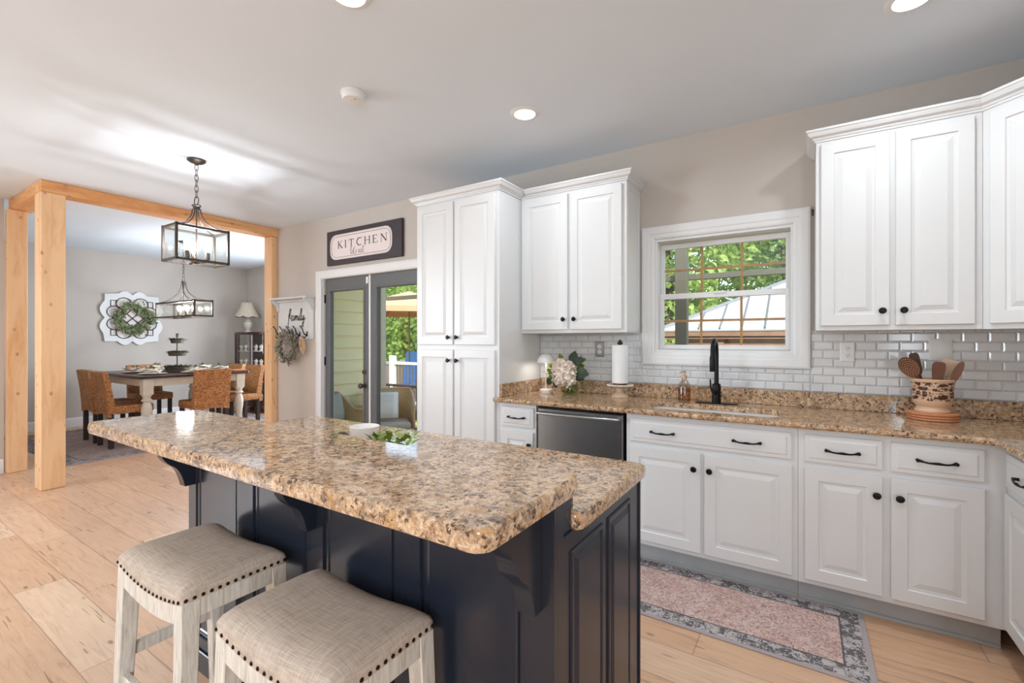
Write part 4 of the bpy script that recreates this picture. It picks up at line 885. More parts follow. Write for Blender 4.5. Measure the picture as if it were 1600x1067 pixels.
for sx in (tx0 + .09, tx1 - .09):
    for sy in (ty0 + .10, ty1 - .10):
        MB().lathe(LEG, (sx, sy, .0095), seg=24).box(sx - .056, sx + .056, sy - .056, sy + .056, .645, TZ - .036, .004).build('leg', 'cream', dt)
def make_chair(label):
    t = thing('wicker_chair', label, 'chair', (0, 0, 0), 'woven dining chairs')   # faces +y, back at y=-.23
    m = MB(); w = .44
    prof = [(-.205, .44), (-.235, .44), (-.255, .70), (-.29, .945), (-.24, .95), (-.195, .70), (-.165, .52)]
    m.prism(prof, lambda u, v, d: (d, u, v), -w / 2, w / 2).build('backrest', 'wicker', t, smooth=40)
    MB().box(-w / 2, w / 2, -.205, .23, .425, .525, .018, seg=2).build('seat', 'wicker', t, smooth=40)
    # arched skirt under the back
    n = 12; P = [(-w / 2 + w * i / n, .425 - .0 + .03 * math.sin(math.pi * i / n) - .03) for i in range(n + 1)]
    MB().prism([(x, z) for x, z in P] + [(w / 2, .44), (-w / 2, .44)], lambda u, v, d: (u, d, v), -.236, -.206).build('skirt', 'wicker', t)
    for sx in (-1, 1):
        for y in (-.2, .19): MB().box(sx * .185 - .024, sx * .185 + .024, y - .024, y + .024, .0095, .424, .003).build('leg', 'darkleg', t)
    return t
ch = make_chair('wicker dining chair on the left side of the table, behind the near table leg')
spots = [((-7.31, 2.28), 0, None), ((-7.87, 2.29), 0, 'wicker dining chair second along the left side, beside the far end of the table'),
         ((-6.93, 3.02), 90, 'wicker dining chair with its back to the kitchen, below the long lantern'),
         ((-8.56, 2.98), -90, 'wicker dining chair at the far end of the table, facing the kitchen'),
         ((-7.31, 3.66), 180, 'wicker dining chair on the china cabinet side, nearer the kitchen'), ((-7.87, 3.66), 180, 'wicker dining chair on the china cabinet side, nearer the wreath wall')]
for (x, y), rz, lb in spots:
    c = ch if lb is None else copytree(ch)
    if lb: c['label'] = lb
    c.location = (x, y, 0); c.rotation_euler = (0, 0, R(rz))
# place settings: charger plate and folded napkin, each its own thing
PLACES = [(-7.25, 2.55, 'on the left side, nearer the kitchen'), (-7.83, 2.55, 'on the left side, farther from the kitchen'), (-7.17, 3.0, 'at the end nearest the kitchen'), (-8.3, 2.96, 'at the far end of the table'), (-7.25, 3.37, 'on the china cabinet side, nearer the kitchen'), (-7.83, 3.37, 'on the china cabinet side, farther off')]
for i, (x, y, w) in enumerate(PLACES):
    tag(MB().lathe([(0, .004), (.10, 0), (.155, .010), (.158, .014), (.11, .008), (0, .009)], (x, y, TZ + .0005), seg=32).build('charger_plate', 'cream'), 'round plate laid on the dining table ' + w, 'plate', 'plates on the dining table')
    m = MB(); q = random.Random(i)
    for k_ in range(3):
        a_ = q.uniform(0, 3); b = bmesh.new(); bmesh.ops.create_grid(b, x_segments=6, y_segments=6, size=.085)
        for v in b.verts: v.co.z = .016 * math.sin(v.co.x * 34 + k_) * math.cos(v.co.y * 27 + a_) + .030 + .012 * k_
        T = Matrix.Translation((x + q.uniform(-.03, .03), y + q.uniform(-.03, .03), TZ + .004)) @ Matrix.Rotation(a_, 4, 'Z'); m.add(b, T)
    bn = m.build('cloth_napkin', 'napkin'); tag(bn, 'cream napkin folded on the plate ' + w, 'napkin', 'napkins on the plates')
    sm = bn.modifiers.new('thick', 'SOLIDIFY'); sm.thickness = .004
    m = MB()
    for k_ in range(9): m.leaf(Vector((x + q.uniform(-.03, .03), y + q.uniform(-.03, .03), TZ + .075)), Vector((q.uniform(-1, 1), q.uniform(-1, 1), q.uniform(.1, .7))), Vector((0, 0, 1)), .06, .026)
    m.tube([(x - .02, y, TZ + .06), (x + .03, y + .01, TZ + .078)], .004, 5)
    m.build('leaf_sprig', 'leaf_tray', bn)
nf = MB().box(-7.06, -6.94, 3.42, 3.60, TZ + .0005, TZ + .022, .006).build('orange_napkin', 'orange'); tag(nf, 'orange cloth folded at the right end of the dining table', 'napkin')
# three-tier tray
tt = thing('tiered_tray', 'three-tier metal tray filled with greenery on the dining table', 'tray', (-7.60, 2.965, TZ))
MB().lathe([(0, 0), (.19, 0), (.20, .012), (.19, .02), (0, .02)], (-7.60, 2.965, TZ + .0005)).build('base_board', 'espresso', tt)
for z, r in ((TZ + .022, .155), (TZ + .225, .115), (TZ + .405, .085)):
    MB().lathe([(0, 0), (r * .86, 0), (r, .055), (r + .006, .058), (r - .004, .052), (r * .83, .006), (0, .006)], (-7.60, 2.965, z), seg=32).build('tray', 'tray', tt)
    m = MB()
    for i in range(110):
        a_ = random.uniform(0, 6.28); rr_ = r * random.uniform(.2, .95); m.leaf(Vector((-7.60 + rr_ * math.cos(a_), 2.965 + rr_ * math.sin(a_), z + .04)), Vector((math.cos(a_), math.sin(a_), random.uniform(.1, 1.2))), Vector((0, 0, 1)), .06, .03)
    m.build('greenery', 'leaf_tray', tt)
MB().tube([(-7.60, 2.965, TZ + .02), (-7.60, 2.965, TZ + .52)], .010, 8).lathe([(0, 0), (.014, 0), (.02, .012), (.012, .03), (.026, .04), (0, .052)], (-7.60, 2.965, TZ + .50)).build('rod', 'bronze', tt)
# ------------------------------------------------------------------ wall medallion and wreath on the far dining wall
mx = -9.498; my, mz = 3.045, 1.70
wm = thing('wall_medallion', 'white scalloped wall panel with dark scrolled ironwork on the dining wall', 'wall decor', (mx, my, mz))
def scallop(hw, hh, bulge):
    pts = []
    seq = [((hw, -hh * .72), (hw, 0)), ((hw, 0), (hw, hh * .72)), None, ((hw * .55, hh), (0, hh)), ((0, hh), (-hw * .55, hh)), None, ((-hw, hh * .72), (-hw, 0)), ((-hw, 0), (-hw, -hh * .72)), None, ((-hw * .55, -hh), (0, -hh)), ((0, -hh), (hw * .55, -hh)), None]
    corners = iter([(hw, hh), (-hw, hh), (-hw, -hh), (hw, -hh)])
    for s in seq:
        if s is None: pts.append(next(corners)); continue
        a, b = Vector((*s[0], 0)), Vector((*s[1], 0)); nrm = Vector((b.y - a.y, a.x - b.x, 0)).normalized()
        for i in range(10):
            p = a.lerp(b, i / 10); pts.append(tuple((p + nrm * bulge * math.sin(math.pi * i / 10))[:2]))
    return pts
MB().prism(scallop(.355, .375, .06), lambda u, v, d: (mx + d, my + u, mz + v), .001, .022).build('back_panel', 'moulding', wm)
o_ = scallop(.362, .382, .062); i_ = scallop(.262, .285, .045); m = MB(); n = len(o_)
A = [[m.bm.verts.new((mx + d, my + u, mz + v)) for u, v in L] for L, d in ((o_, .0225), (o_, .034), (i_, .030), (i_, .0225))]
for P, Q in zip(A, A[1:] + A[:1]):
    for q in range(n): m.bm.faces.new([P[q], P[(q + 1) % n], Q[(q + 1) % n], Q[q]])
m.build('frame', 'trim', wm, smooth=20)
m = MB(); X_ = mx + .034
def wire(pts, r=.0065, closed=False): m.tube([(X_, my + u, mz + v) for u, v in pts], r, 6, closed=closed)
for sx in (-1, 1):
    for sy in (-1, 1):
        wire([(sx * .115 + .10 * math.cos(q / 20 * 6.283), sy * .235 + .10 * math.sin(q / 20 * 6.283)) for q in range(20)], closed=True)
        wire([(sx * .235 + .10 * math.cos(q / 20 * 6.283), sy * .098 + .095 * math.sin(q / 20 * 6.283)) for q in range(20)], closed=True)
        wire([(sx * .20, sy * .285), (sx * .285, sy * .285), (sx * .285, sy * .185)])
        wire([(sx * (.20 + .045 * (1 - q / 18) * math.cos(q / 18 * 8)), sy * .06 + .045 * (1 - q / 18) * math.sin(q / 18 * 8)) for q in range(19)], .005)
for k_ in (-.075, 0, .075):
    wire([(-.16 + k_, -.16 - k_), (.16 + k_, .16 - k_)]); wire([(-.16 + k_, .16 + k_), (.16 + k_, -.16 + k_)])
m.build('scrollwork', 'iron', wm)
m = MB()
for i in range(620):
    a_ = random.uniform(0, 6.283); rr_ = .185 + random.gauss(0, .032); st_ = 1.25 if abs(a_) < .5 or a_ > 5.8 else 1
    p = Vector((mx + .06 + random.uniform(-.015, .035), my + rr_ * st_ * math.cos(a_), mz - .01 + rr_ * 1.04 * math.sin(a_))); m.leaf(p, Vector((random.uniform(.0, 1), math.cos(a_ + 1) + random.gauss(0, .6), math.sin(a_ + 1) + random.gauss(0, .6))), Vector((1, 0, 0)), .06, .028)
m.tube([(mx + .055, my + .185 * math.cos(q / 24 * 6.283), mz - .01 + .19 * math.sin(q / 24 * 6.283)) for q in range(24)], .012, 6, closed=True)
tag(m.build('leaf_wreath', 'leaf_wreath', smooth=30), 'green leaf wreath hanging on the white scalloped wall panel', 'wreath')
# ------------------------------------------------------------------ china cabinet with figurines, lamp on top
cc = thing('china_cabinet', 'dark mahogany curved-glass china cabinet in the dining corner', 'cabinet', (-8.72, 4.68, 0))
bow = [(-9.20, 4.88), (-9.20, 4.62)] + [(-8.72 - .48 * math.cos(a), 4.62 - .20 * math.sin(a)) for a in [i * math.pi / 14 for i in range(1, 14)]] + [(-8.24, 4.62), (-8.24, 4.88)]
def inset(k_): return [(-8.72 + (x + 8.72) * k_, 4.88 + (y - 4.88) * k_) for x, y in bow]
Fz = lambda u, v, d: (u, v, d)
MB().prism(inset(1.02), Fz, 1.44, 1.485).build('top', 'mahogany', cc); MB().prism(inset(1.0), Fz, .14, .24).build('base', 'mahogany', cc)
MB().box(-9.19, -8.25, 4.865, 4.88, .24, 1.44).build('back_board', 'espresso', cc)
for x, y in ((-9.18, 4.60), (-8.98, 4.465), (-8.46, 4.465), (-8.26, 4.60)): MB().box(x - .022, x + .022, y - .022, y + .022, .241, 1.439, .006).build('post', 'mahogany', cc)
m = MB(); gq = inset(.985); a_ = [m.bm.verts.new((x, y, .245)) for x, y in gq[1:-1]]; b_ = [m.bm.verts.new((x, y, 1.435)) for x, y in gq[1:-1]]
for q in range(len(a_) - 1): m.bm.faces.new([a_[q], a_[q + 1], b_[q + 1], b_[q]])
m.build('curved_glass', 'glass', cc)
for z in (.56, .86, 1.13): MB().prism(inset(.93), Fz, z, z + .008).build('shelf', 'plateware', cc)
for x, y in ((-9.16, 4.84), (-9.05, 4.52), (-8.40, 4.52), (-8.28, 4.84)): MB().lathe([(0, 0), (.030, .0), (.034, .03), (.018, .07), (.032, .135), (0, .138)], (x, y, .001), seg=14).build('leg', 'mahogany', cc)
pz = [('pale glass cup on the %s shelf of the china cabinet', 'cup'), ('pale porcelain figurine on the %s shelf of the china cabinet', 'figurine')]
shelfn = {.242: 'bottom', .57: 'second lowest', .87: 'second highest', 1.14: 'top'}
for z, sn in shelfn.items():
    for i in range(9):
        x = -9.06 + .085 * i; y = 4.60 + .05 * (i % 2); kind = i % 2
        if kind == 0: mb = MB().lathe([(0, 0), (.025, 0), (.012, .012), (.010, .04), (.030, .06), (.034, .095), (.031, .095), (.026, .062), (0, .05)], (x, y, z), seg=14); nm = 'glass_cup'; mt = 'plateware'
        else: mb = MB().lathe([(0, 0), (.030, 0), (.026, .04), (.014, .07), (.020, .09), (.012, .115), (0, .12)], (x, y, z), seg=14); nm = 'porcelain_figurine'; mt = ['bead', 'porcelain'][i % 4 == 1]
        tag(mb.build(nm, mt), pz[kind][0] % sn, pz[kind][1], '%ss on the %s cabinet shelf' % (pz[kind][1], sn))
cl = thing('table_lamp', 'ivory urn table lamp with scalloped shade on the china cabinet', 'lamp', (-8.98, 4.68, 1.486))
MB().lathe([(0, 0), (.06, 0), (.06, .015), (.03, .035), (.028, .05), (.06, .10), (.075, .15), (.070, .19), (.040, .22), (.048, .24), (.02, .26), (.008, .27), (.008, .33), (0, .33)], (-8.98, 4.68, 1.486)).build('base', 'porcelain', cl)
m = MB(); n = 48; rings = []
for f in range(9):
    s = f / 8; ring = []
    for q in range(n):
        a = q / n * 6.283; sc = abs(math.sin(a * 4)); r = .09 + .125 * s ** 1.5 + .006 * sc; z = 1.486 + .57 - .26 * s - (.028 * sc * s ** 3)
        ring.append(m.bm.verts.new((-8.98 + r * math.cos(a), 4.66 + r * math.sin(a), z)))
    rings.append(ring)
for A_, B_ in zip(rings, rings[1:]):
    for q in range(n): m.bm.faces.new([A_[q], A_[(q + 1) % n], B_[(q + 1) % n], B_[q]])
shd = m.build('lamp_shade', 'shade', cl); shd.modifiers.new('t', 'SOLIDIFY').thickness = .004
MB().tube([(-8.98, 4.67, 1.80), (-8.98, 4.665, 2.08)], .004, 6).lathe([(0, 0), (.008, .004), (.009, .012), (0, .022)], (-8.98, 4.665, 2.07), seg=10).build('harp', 'bronze', cl)
# ------------------------------------------------------------------ lettering helpers
def script(strokes, T, sc, r, name, mat, parent, n=7):
    m = MB()
    for s in strokes:
        P = catmull([(x * sc, y * sc, 0) for x, y in s], n)
        m.tube([T @ p for p in P], [r * (.75 + .45 * abs(math.sin(i * .7))) for i in range(len(P))], 6)
    return m.build(name, mat, parent)
FAMILY = [[(.35, -.95), (.12, -1.05), (.08, -.7), (.28, .3), (.5, 1.5), (.72, 1.95), (.84, 1.6), (.55, .85), (.35, .45), (.6, .45), (.95, .5)], [(.02, .72), (.4, .78), (.78, .86)],
          [(1.46, .75), (1.15, .85), (.95, .4), (1.1, .02), (1.38, .25), (1.5, .82), (1.48, .2), (1.64, .02), (1.85, .35)],
          [(1.85, .35), (2.02, .82), (2.02, .02)], [(2.02, .1), (2.1, .5), (2.3, .82), (2.38, .5), (2.36, .02)], [(2.36, .1), (2.44, .5), (2.64, .82), (2.72, .4), (2.8, .04), (3.0, .3)],
          [(3.0, .3), (3.12, .82), (3.1, .2), (3.24, .02), (3.45, .35)], [(3.17, 1.12), (3.2, 1.2)],
          [(3.45, .35), (3.74, 1.4), (3.72, 1.92), (3.55, 1.5), (3.53, .3), (3.68, .02), (3.9, .35)],
          [(3.86, .82), (3.92, .25), (4.1, .08), (4.34, .82), (4.3, -.2), (4.12, -.98), (3.86, -.75), (4.2, -.2), (4.75, .4)]]
LETSEAT = [[(0, .2), (.32, 1.4), (.26, 1.85), (.1, 1.3), (.14, .15), (.34, .08), (.55, .4)], [(.52, .4), (.8, .6), (.7, .86), (.5, .5), (.64, .05), (.95, .35)], [(1.0, .35), (1.2, 1.5), (1.12, .25), (1.25, .04), (1.42, .3)], [(.92, 1.05), (1.5, 1.2)], [(1.6, 1.65), (1.55, 1.35)],
           [(1.55, .3), (1.9, .85), (1.98, .3), (1.75, -.1), (1.5, .0)], [(2.6, .35), (2.95, .6), (2.85, .86), (2.62, .5), (2.78, .05), (3.1, .35)], [(3.6, .75), (3.3, .85), (3.12, .4), (3.28, .04), (3.55, .3), (3.66, .85), (3.62, .2), (3.78, .04), (4.0, .4)], [(4.0, .4), (4.25, 1.6), (4.15, .25), (4.3, .04), (4.5, .25)], [(3.75, 1.25), (4.3, 1.32), (4.9, 1.38)]]
# ------------------------------------------------------------------ kitchen sign
sx0, sx1, sz0, sz1 = -4.643, -3.435, 2.19, 2.578; sy = WY - .0355
kg = thing('kitchen_sign', 'long dark sign lettered KITCHEN over the glass doors', 'sign', ((sx0 + sx1) / 2, WY - .018, sz0))
MB().box(sx0, sx1, sy, WY - .001, sz0, sz1, .002).build('board', 'signboard', kg)
def pill(x0, x1, z0, z1, r, y, w=0):
    return rr(x0, x1, z0, z1, r)
px0, px1, pz0, pz1 = sx0 + .07, sx1 - .135, sz0 + .058, sz1 - .055
MB().prism(rr(px0, px1, pz0, pz1, .095), lambda u, v, d: (u, d, v), sy - .004, sy - .0005).build('plaque', 'plaque', kg, smooth=20)
ol = rr(px0 + .022, px1 - .022, pz0 + .022, pz1 - .022, .08); m = MB().tube([(x, sy - .0045, z) for x, z in ol], .0022, 5, closed=True); m.build('border_line', 'ink', kg)
m = MB(); ol = catmull([(x, z, 0) for x, z in rr(px0, px1, pz0, pz1, .095)], 1, True); P = [Vector((x, sy - .003, z)) for x, z in rr(px0, px1, pz0, pz1, .095)]
tot = [P[i].lerp(P[(i + 1) % len(P)], s / max(1, int((P[(i + 1) % len(P)] - P[i]).length / .016))) for i in range(len(P)) for s in range(max(1, int((P[(i + 1) % len(P)] - P[i]).length / .016)))]
for p in tot: m.lathe([(0, -.006), (.0055, -.003), (.006, 0), (.0055, .003), (0, .006)], tuple(p), seg=8)
m.build('beaded_edge', 'plaque', kg)
lx = px0 + .145; LH = .080; zb_ = pz0 + .122; yb, yf = sy - .0052, sy - .0035
def bar_(x0, z0, x1, z1, w):
    d = Vector((x1 - x0, z1 - z0)); n_ = Vector((-d.y, d.x)).normalized() * w / 2
    m.prism([(lx + x0 + n_.x, zb_ + z0 + n_.y), (lx + x1 + n_.x, zb_ + z1 + n_.y), (lx + x1 - n_.x, zb_ + z1 - n_.y), (lx + x0 - n_.x, zb_ + z0 - n_.y)], lambda u, v, d_: (u, d_, v), yb, yf)
def serif(x, z, w=.026): bar_(x - w / 2, z, x + w / 2, z, .004)
TK, TN = .013, .005; H_ = LH
def L_K(): bar_(0, 0, 0, H_, TK); serif(0, 0); serif(0, H_); bar_(.004, H_ * .45, .055, H_, TN); bar_(.016, H_ * .56, .062, 0, TK); serif(.058, H_); serif(.063, 0)
def L_I(): bar_(0, 0, 0, H_, TK); serif(0, 0); serif(0, H_)
def L_T(): bar_(.04, 0, .04, H_, TK); serif(.04, 0); bar_(0, H_, .08, H_, .006); bar_(.001, H_, .001, H_ - .018, .004); bar_(.079, H_, .079, H_ - .018, .004)
def L_C():
    pts = [(.045 + .045 * math.cos(a), H_ / 2 + H_ / 2 * math.sin(a)) for a in [R(50) + i * R(260) / 14 for i in range(15)]]
    for i, (a, b) in enumerate(zip(pts, pts[1:])): bar_(a[0], a[1], b[0], b[1], TN + (TK - TN) * math.sin(math.pi * (i + .5) / 14))
    bar_(pts[0][0], pts[0][1], pts[0][0] + .003, pts[0][1] + .016, .005)
def L_H(): bar_(0, 0, 0, H_, TK); bar_(.07, 0, .07, H_, TK); bar_(0, H_ * .52, .07, H_ * .52, TN); [serif(x, z) for x in (0, .07) for z in (0, H_)]
def L_E(): bar_(0, 0, 0, H_, TK); bar_(-.012, 0, .06, 0, TN); bar_(-.012, H_, .056, H_, TN); bar_(0, H_ * .52, .042, H_ * .52, TN); bar_(.06, 0, .063, .02, .004); bar_(.056, H_, .056, H_ - .016, .004)
def L_N(): bar_(0, 0, 0, H_, TN); bar_(0, H_, .075, 0, TK); bar_(.075, 0, .075, H_, TN); serif(0, 0); serif(.075, H_); serif(-.004, H_)
for fn, w in ((L_K, .115), (L_I, .055), (L_T, .125), (L_C, .125), (L_H, .125), (L_E, .115), (L_N, 0)):
    m = MB(); fn(); m.build('letter', 'ink', kg, smooth=0); lx += w * 1.06
for W_ in (LETSEAT[:6], LETSEAT[6:]): script(W_, frame((px0 + .35, sy - .005, pz0 + .036), (1, 0, 0), (0, 0, 1)), .050, .0022, 'script_word', 'greyink', kg, 6)
# ------------------------------------------------------------------ family coat rack
fr = thing('coat_rack', 'white shelf and hook rack lettered family on the wall beside the glass doors', 'coat rack', (-5.29, WY - .05, 1.35))
rx0, rx1 = -5.655, -4.93
MB().box(rx0, rx1, WY - .020, WY - .001, 1.35, 1.835, .002).build('back_board', 'rack', fr)
MB().box(rx0 - .0, rx1 + .02, WY - .135, WY - .001, 1.837, 1.858, .003).build('shelf', 'rack', fr)
for x in (rx0, rx1 - .022):
    MB().prism([(0, 1.836), (0, 1.70)] + [(-.10 + .10 * math.cos(a), 1.836 - .126 * math.cos(a) * .9 - .01 + .01) for a in ()] + [(-.02, 1.70), (-.028, 1.74), (-.05, 1.775), (-.085, 1.80), (-.115, 1.815), (-.12, 1.836)], lambda u, v, d: (d, WY - .0205 + u, v), x, x + .022).build('bracket', 'rack', fr)
MB().box(rx0 + .023, rx1 - .023, WY - .05, WY - .0205, 1.806, 1.836, .006).build('cove_strip', 'rack', fr)
pq = MB().box(-5.475, -5.03, WY - .026, WY - .0205, 1.49, 1.705, .002).build('word_plaque', 'white', fr)
script(FAMILY, frame((-5.435, WY - .028, 1.575), (1, 0, 0), (0, 0, 1)), .077, .0046, 'script_lettering', 'ink', pq)
MB().box(rx0 + .01, rx1 - .01, WY - .028, WY - .0205, 1.385, 1.455, .004).build('hook_rail', 'rack', fr)
for x in (-5.60, -5.465, -5.325, -5.18, -5.035):
    y = WY - .030; m = MB().tube(catmull([(x, y, 1.405), (x, y - .02, 1.40), (x, y - .045, 1.425), (x, y - .06, 1.47), (x, y - .085, 1.50)], 4), [.0075] * 8 + [.006] * 9, 7)
    m.tube(catmull([(x, y - .005, 1.40), (x, y - .03, 1.365), (x, y - .05, 1.368), (x, y - .058, 1.39)], 4), .0055, 6).lathe([(0, -.008), (.008, -.005), (.0095, 0), (.008, .005), (0, .008)], (x, y - .086, 1.502), seg=10).box(x - .012, x + .012, y, y + .0015, 1.385, 1.44)
    m.build('hook', 'black', fr)
m = MB(); wc = Vector((-5.325, WY - .105, 1.255))
for i in range(420):
    a_ = random.uniform(0, 6.283); r_ = .155 + random.gauss(0, .03); p = wc + Vector((r_ * math.cos(a_), random.uniform(-.03, .035), r_ * .95 * math.sin(a_)))
    m.leaf(p, Vector((math.cos(a_ + .9) + random.gauss(0, .6), random.uniform(-.8, .1), math.sin(a_ + .9) + random.gauss(0, .6))), Vector((0, -1, 0)), .055, .026)
m.tube([wc + Vector((.155 * math.cos(q / 24 * 6.283), 0, .147 * math.sin(q / 24 * 6.283))) for q in range(24)], .010, 6, closed=True)
tag(m.build('sage_wreath', 'leaf_sage', smooth=30), 'dusty sage wreath hanging from the hooks of the family rack', 'wreath')
m = MB()
for kx_, w_, l_ in ((-5.035, .035, .20), (-5.03, .05, .17), (-5.045, .022, .15)):
    for q in range(34):
        a = q / 34 * 6.283; p = Vector((kx_ + w_ * math.sin(a), WY - .095 - .012 * math.cos(a), 1.37 - l_ / 2 + l_ / 2 * math.cos(a))); m.lathe([(0, -.0075), (.006, -.005), (.0078, 0), (.006, .005), (0, .0075)], tuple(p), seg=7)
tag(m.build('bead_garland', 'bead'), 'pale wooden bead garland on the right hook of the family rack', 'garland')
# ------------------------------------------------------------------ outdoors: porch, yard, trees
PF = -.2
struct(MB().box(-5.75, 6, WY + .151, 6.1, PF - .1, PF).build('porch_floor', 'deckwood', smooth=0))
struct(MB().box(-70, 70, 5.05, 90, -.9, -.8).box(-70, -9.65, -20, 5.05, -.9, -.8).build('lawn', 'lawn', smooth=0))
m = MB(); ex = .178
for i in range(18):
    z = PF + i * ex; m.prism([(0, z), (.032, z), (.010, min(2.66, z + ex)), (0, min(2.66, z + ex))], lambda u, v, d: (-5.749 + u, d, v), WY + .152, 5.06) if z < 2.6 else None
struct(m.build('trim_3', 'siding', smooth=0))
struct(MB().box(-5.77, -5.70, 5.052, 5.15, PF, 2.66).build('trim_4', 'cream', smooth=0))
tag(MB().box(-1.37, -1.23, 5.98, 6.10, PF, 2.655, .004).build('porch_post', 'greypost'), 'grey-green porch post seen through the kitchen window', 'post')
tag(MB().box(-6.95, -6.80, 5.98, 6.12, -.8, 2.655, .004).build('porch_post', 'cream'), 'pale porch post seen through the right glass door', 'post')
tag(MB().box(-6.79, 6, 6.125, 6.19, 2.10, 2.17, .004).build('porch_beam', 'greypost'), 'dark horizontal rail crossing the porch opening outside the window', 'beam')
pr = thing('porch_railing', 'low brown railing along the porch edge behind the outdoor chairs', 'railing', (-4.2, 6.04, PF))
MB().box(-6.79, -1.375, 6.01, 6.07, .47, .515, .006).box(-6.79, -1.375, 6.025, 6.055, -.10, -.06).build('rail', 'brownwood', pr)
for i in range(46): MB().box(-6.72 + i * .118, -6.705 + i * .118, 6.033, 6.047, -.06, .47).build('baluster', 'greypost', pr)
# armchairs on the porch
def make_armchair(label):
    t = thing('outdoor_armchair', label, 'armchair', (0, 0, 0), 'rattan porch armchairs')    # faces -y
    MB().box(-.30, .30, -.28, .26, .20, .27, .02, seg=2).build('seat_frame', 'rattan', t)
    MB().box(-.26, .26, -.29, .20, .271, .36, .03, seg=3).build('seat_cushion', 'cushion', t)
    m = MB(); P = [(-.32, -.26), (-.33, .15), (-.24, .30), (0, .34), (.24, .30), (.33, .15), (.32, -.26)]; Q = catmull([(x, y, 0) for x, y in P], 4)
    for A_, B_ in zip(Q, Q[1:]):
        h0 = .56 + .22 * max(0, min(1, (A_.y + .05) / .3)); h1 = .56 + .22 * max(0, min(1, (B_.y + .05) / .3))
        m.face((A_.x, A_.y, .24), (B_.x, B_.y, .24), (B_.x, B_.y, h1), (A_.x, A_.y, h0))
    sh = m.build('woven_back', 'rattan', t); sh.modifiers.new('t', 'SOLIDIFY').thickness = .03
    m = MB().tube([(p.x, p.y, .575 + .22 * max(0, min(1, (p.y + .05) / .3))) for p in Q], .020, 8); m.build('arm_rail', 'bead', t)
    for sx in (-1, 1):
        for y in (-.26, .22): MB().tube([(sx * .28, y, .22), (sx * .30, y * 1.1, .001)], [.02, .014], 8).build('leg', 'brownwood', t)
    return t
ac = make_armchair('rattan porch armchair seen through the left glass door'); ac2 = copytree(ac); ac2['label'] = 'rattan porch armchair with a leaf-print pillow seen through the right glass door'
ac.location = (-5.30, 3.86, PF); ac.rotation_euler = (0, 0, R(95)); ac2.location = (-5.10, 4.70, PF); ac2.rotation_euler = (0, 0, R(52))
def pillow(name, mat, loc, rot, w, label):
    b = bmesh.new(); bmesh.ops.create_grid(b, x_segments=10, y_segments=10, size=w / 2); m = MB()
    for s in (-1, 1):
        c = b.copy()
        for v in c.verts:
            u, q = v.co.x / (w / 2), v.co.y / (w / 2); v.co.z = s * .07 * (max(0, 1 - u ** 4) * max(0, 1 - q ** 4)) ** .5
        m.add(c, None)
    b.free(); o = m.build(name, mat, smooth=60); o.location = loc; o.rotation_euler = rot; return tag(o, label, 'pillow')
pw = pillow('throw_pillow', 'plateware', (-5.20, 4.68, PF + .565), (R(72), 0, R(48)), .38, 'white leaf-print pillow on the porch armchair behind the right glass door')
WL[pw.name] = Vector((0, 0, 0)); m = MB()
for i in range(9): m.leaf(Vector((random.uniform(-.08, .08), random.uniform(-.10, .08), .074)), Vector((random.uniform(-1, 1), 1, 0)), Vector((0, 0, 1)), .07, .03)
m.build('leaf_print', 'leaf_sage', pw)
pillow('back_cushion', 'cushion', (-5.50, 3.94, PF + .58), (R(75), 0, R(95)), .40, 'grey back cushion on the porch armchair behind the left glass door')
# white deck railing, hot tub, blue chair, umbrella beyond
dr = thing('deck_railing', 'white vinyl deck railing with dark balusters beyond the porch', 'railing', (-8, 8.8, -.45))
MB().box(-9.55, -9.40, 8.74, 8.88, -.8, .92, .006).build('post', 'vinyl', dr); MB().box(-6.6, -6.46, 8.74, 8.88, -.8, .92, .006).build('post', 'vinyl', dr)
MB().box(-9.40, -6.6, 8.77, 8.85, .68, .75, .006).box(-9.40, -6.6, 8.78, 8.84, -.36, -.29).build('rail', 'vinyl', dr)
for i in range(24): MB().box(-9.33 + i * .115, -9.315 + i * .115, 8.80, 8.82, -.29, .68).build('baluster', 'greypost', dr)
struct(MB().box(-14, -5.9, 8.7, 13.5, -.5, -.45).build('deck_floor', 'brownwood', smooth=0))
ht = thing('hot_tub', 'brown panelled hot tub behind the white deck railing', 'hot tub', (-10.6, 11.2, -.45))
MB().box(-11.6, -9.4, 10.2, 12.2, -.45, .55, .04, seg=2).build('cabinet', 'hottub', ht); MB().box(-11.65, -9.35, 10.15, 12.25, .551, .64, .03, seg=2).build('cover', 'cushion', ht)
bc = thing('deck_chair', 'bright blue folding chair beyond the deck railing', 'chair', (-9.9, 9.6, -.45))
MB().box(-10.15, -9.65, 9.35, 9.8, -.02, .03, .01).build('seat', 'bluefabric', bc); MB().prism([(9.8, .03), (9.86, .03), (10.02, .98), (9.97, 1.0)], lambda u, v, d: (d, u, v), -10.15, -9.65).build('backrest', 'bluefabric', bc)
for x in (-10.14, -9.66):
    MB().tube([(x, 9.36, .0), (x, 9.84, -.449)], .014, 6).build('leg', 'vinyl', bc); MB().tube([(x, 9.80, .0), (x, 9.38, -.449)], .014, 6).build('leg', 'vinyl', bc)
um = thing('patio_umbrella', 'tan orange patio umbrella over the deck', 'umbrella', (-10.2, 11.0, -.45))
m = MB(); A_ = Vector((-9.4, 9.35, 2.72)); n = 8; rim = [A_ + Vector((1.75 * math.cos(R(22.5) + q * math.pi / 4), 1.75 * math.sin(R(22.5) + q * math.pi / 4), -.52)) for q in range(n)]
for q in range(n):
    a, b = rim[q], rim[(q + 1) % n]; m.face(A_, a, b); m.face(a, b, b - Vector((0, 0, .14)), a - Vector((0, 0, .14)))
cn = m.build('canopy', 'umbrella', um, smooth=0); cn.modifiers.new('t', 'SOLIDIFY').thickness = .006
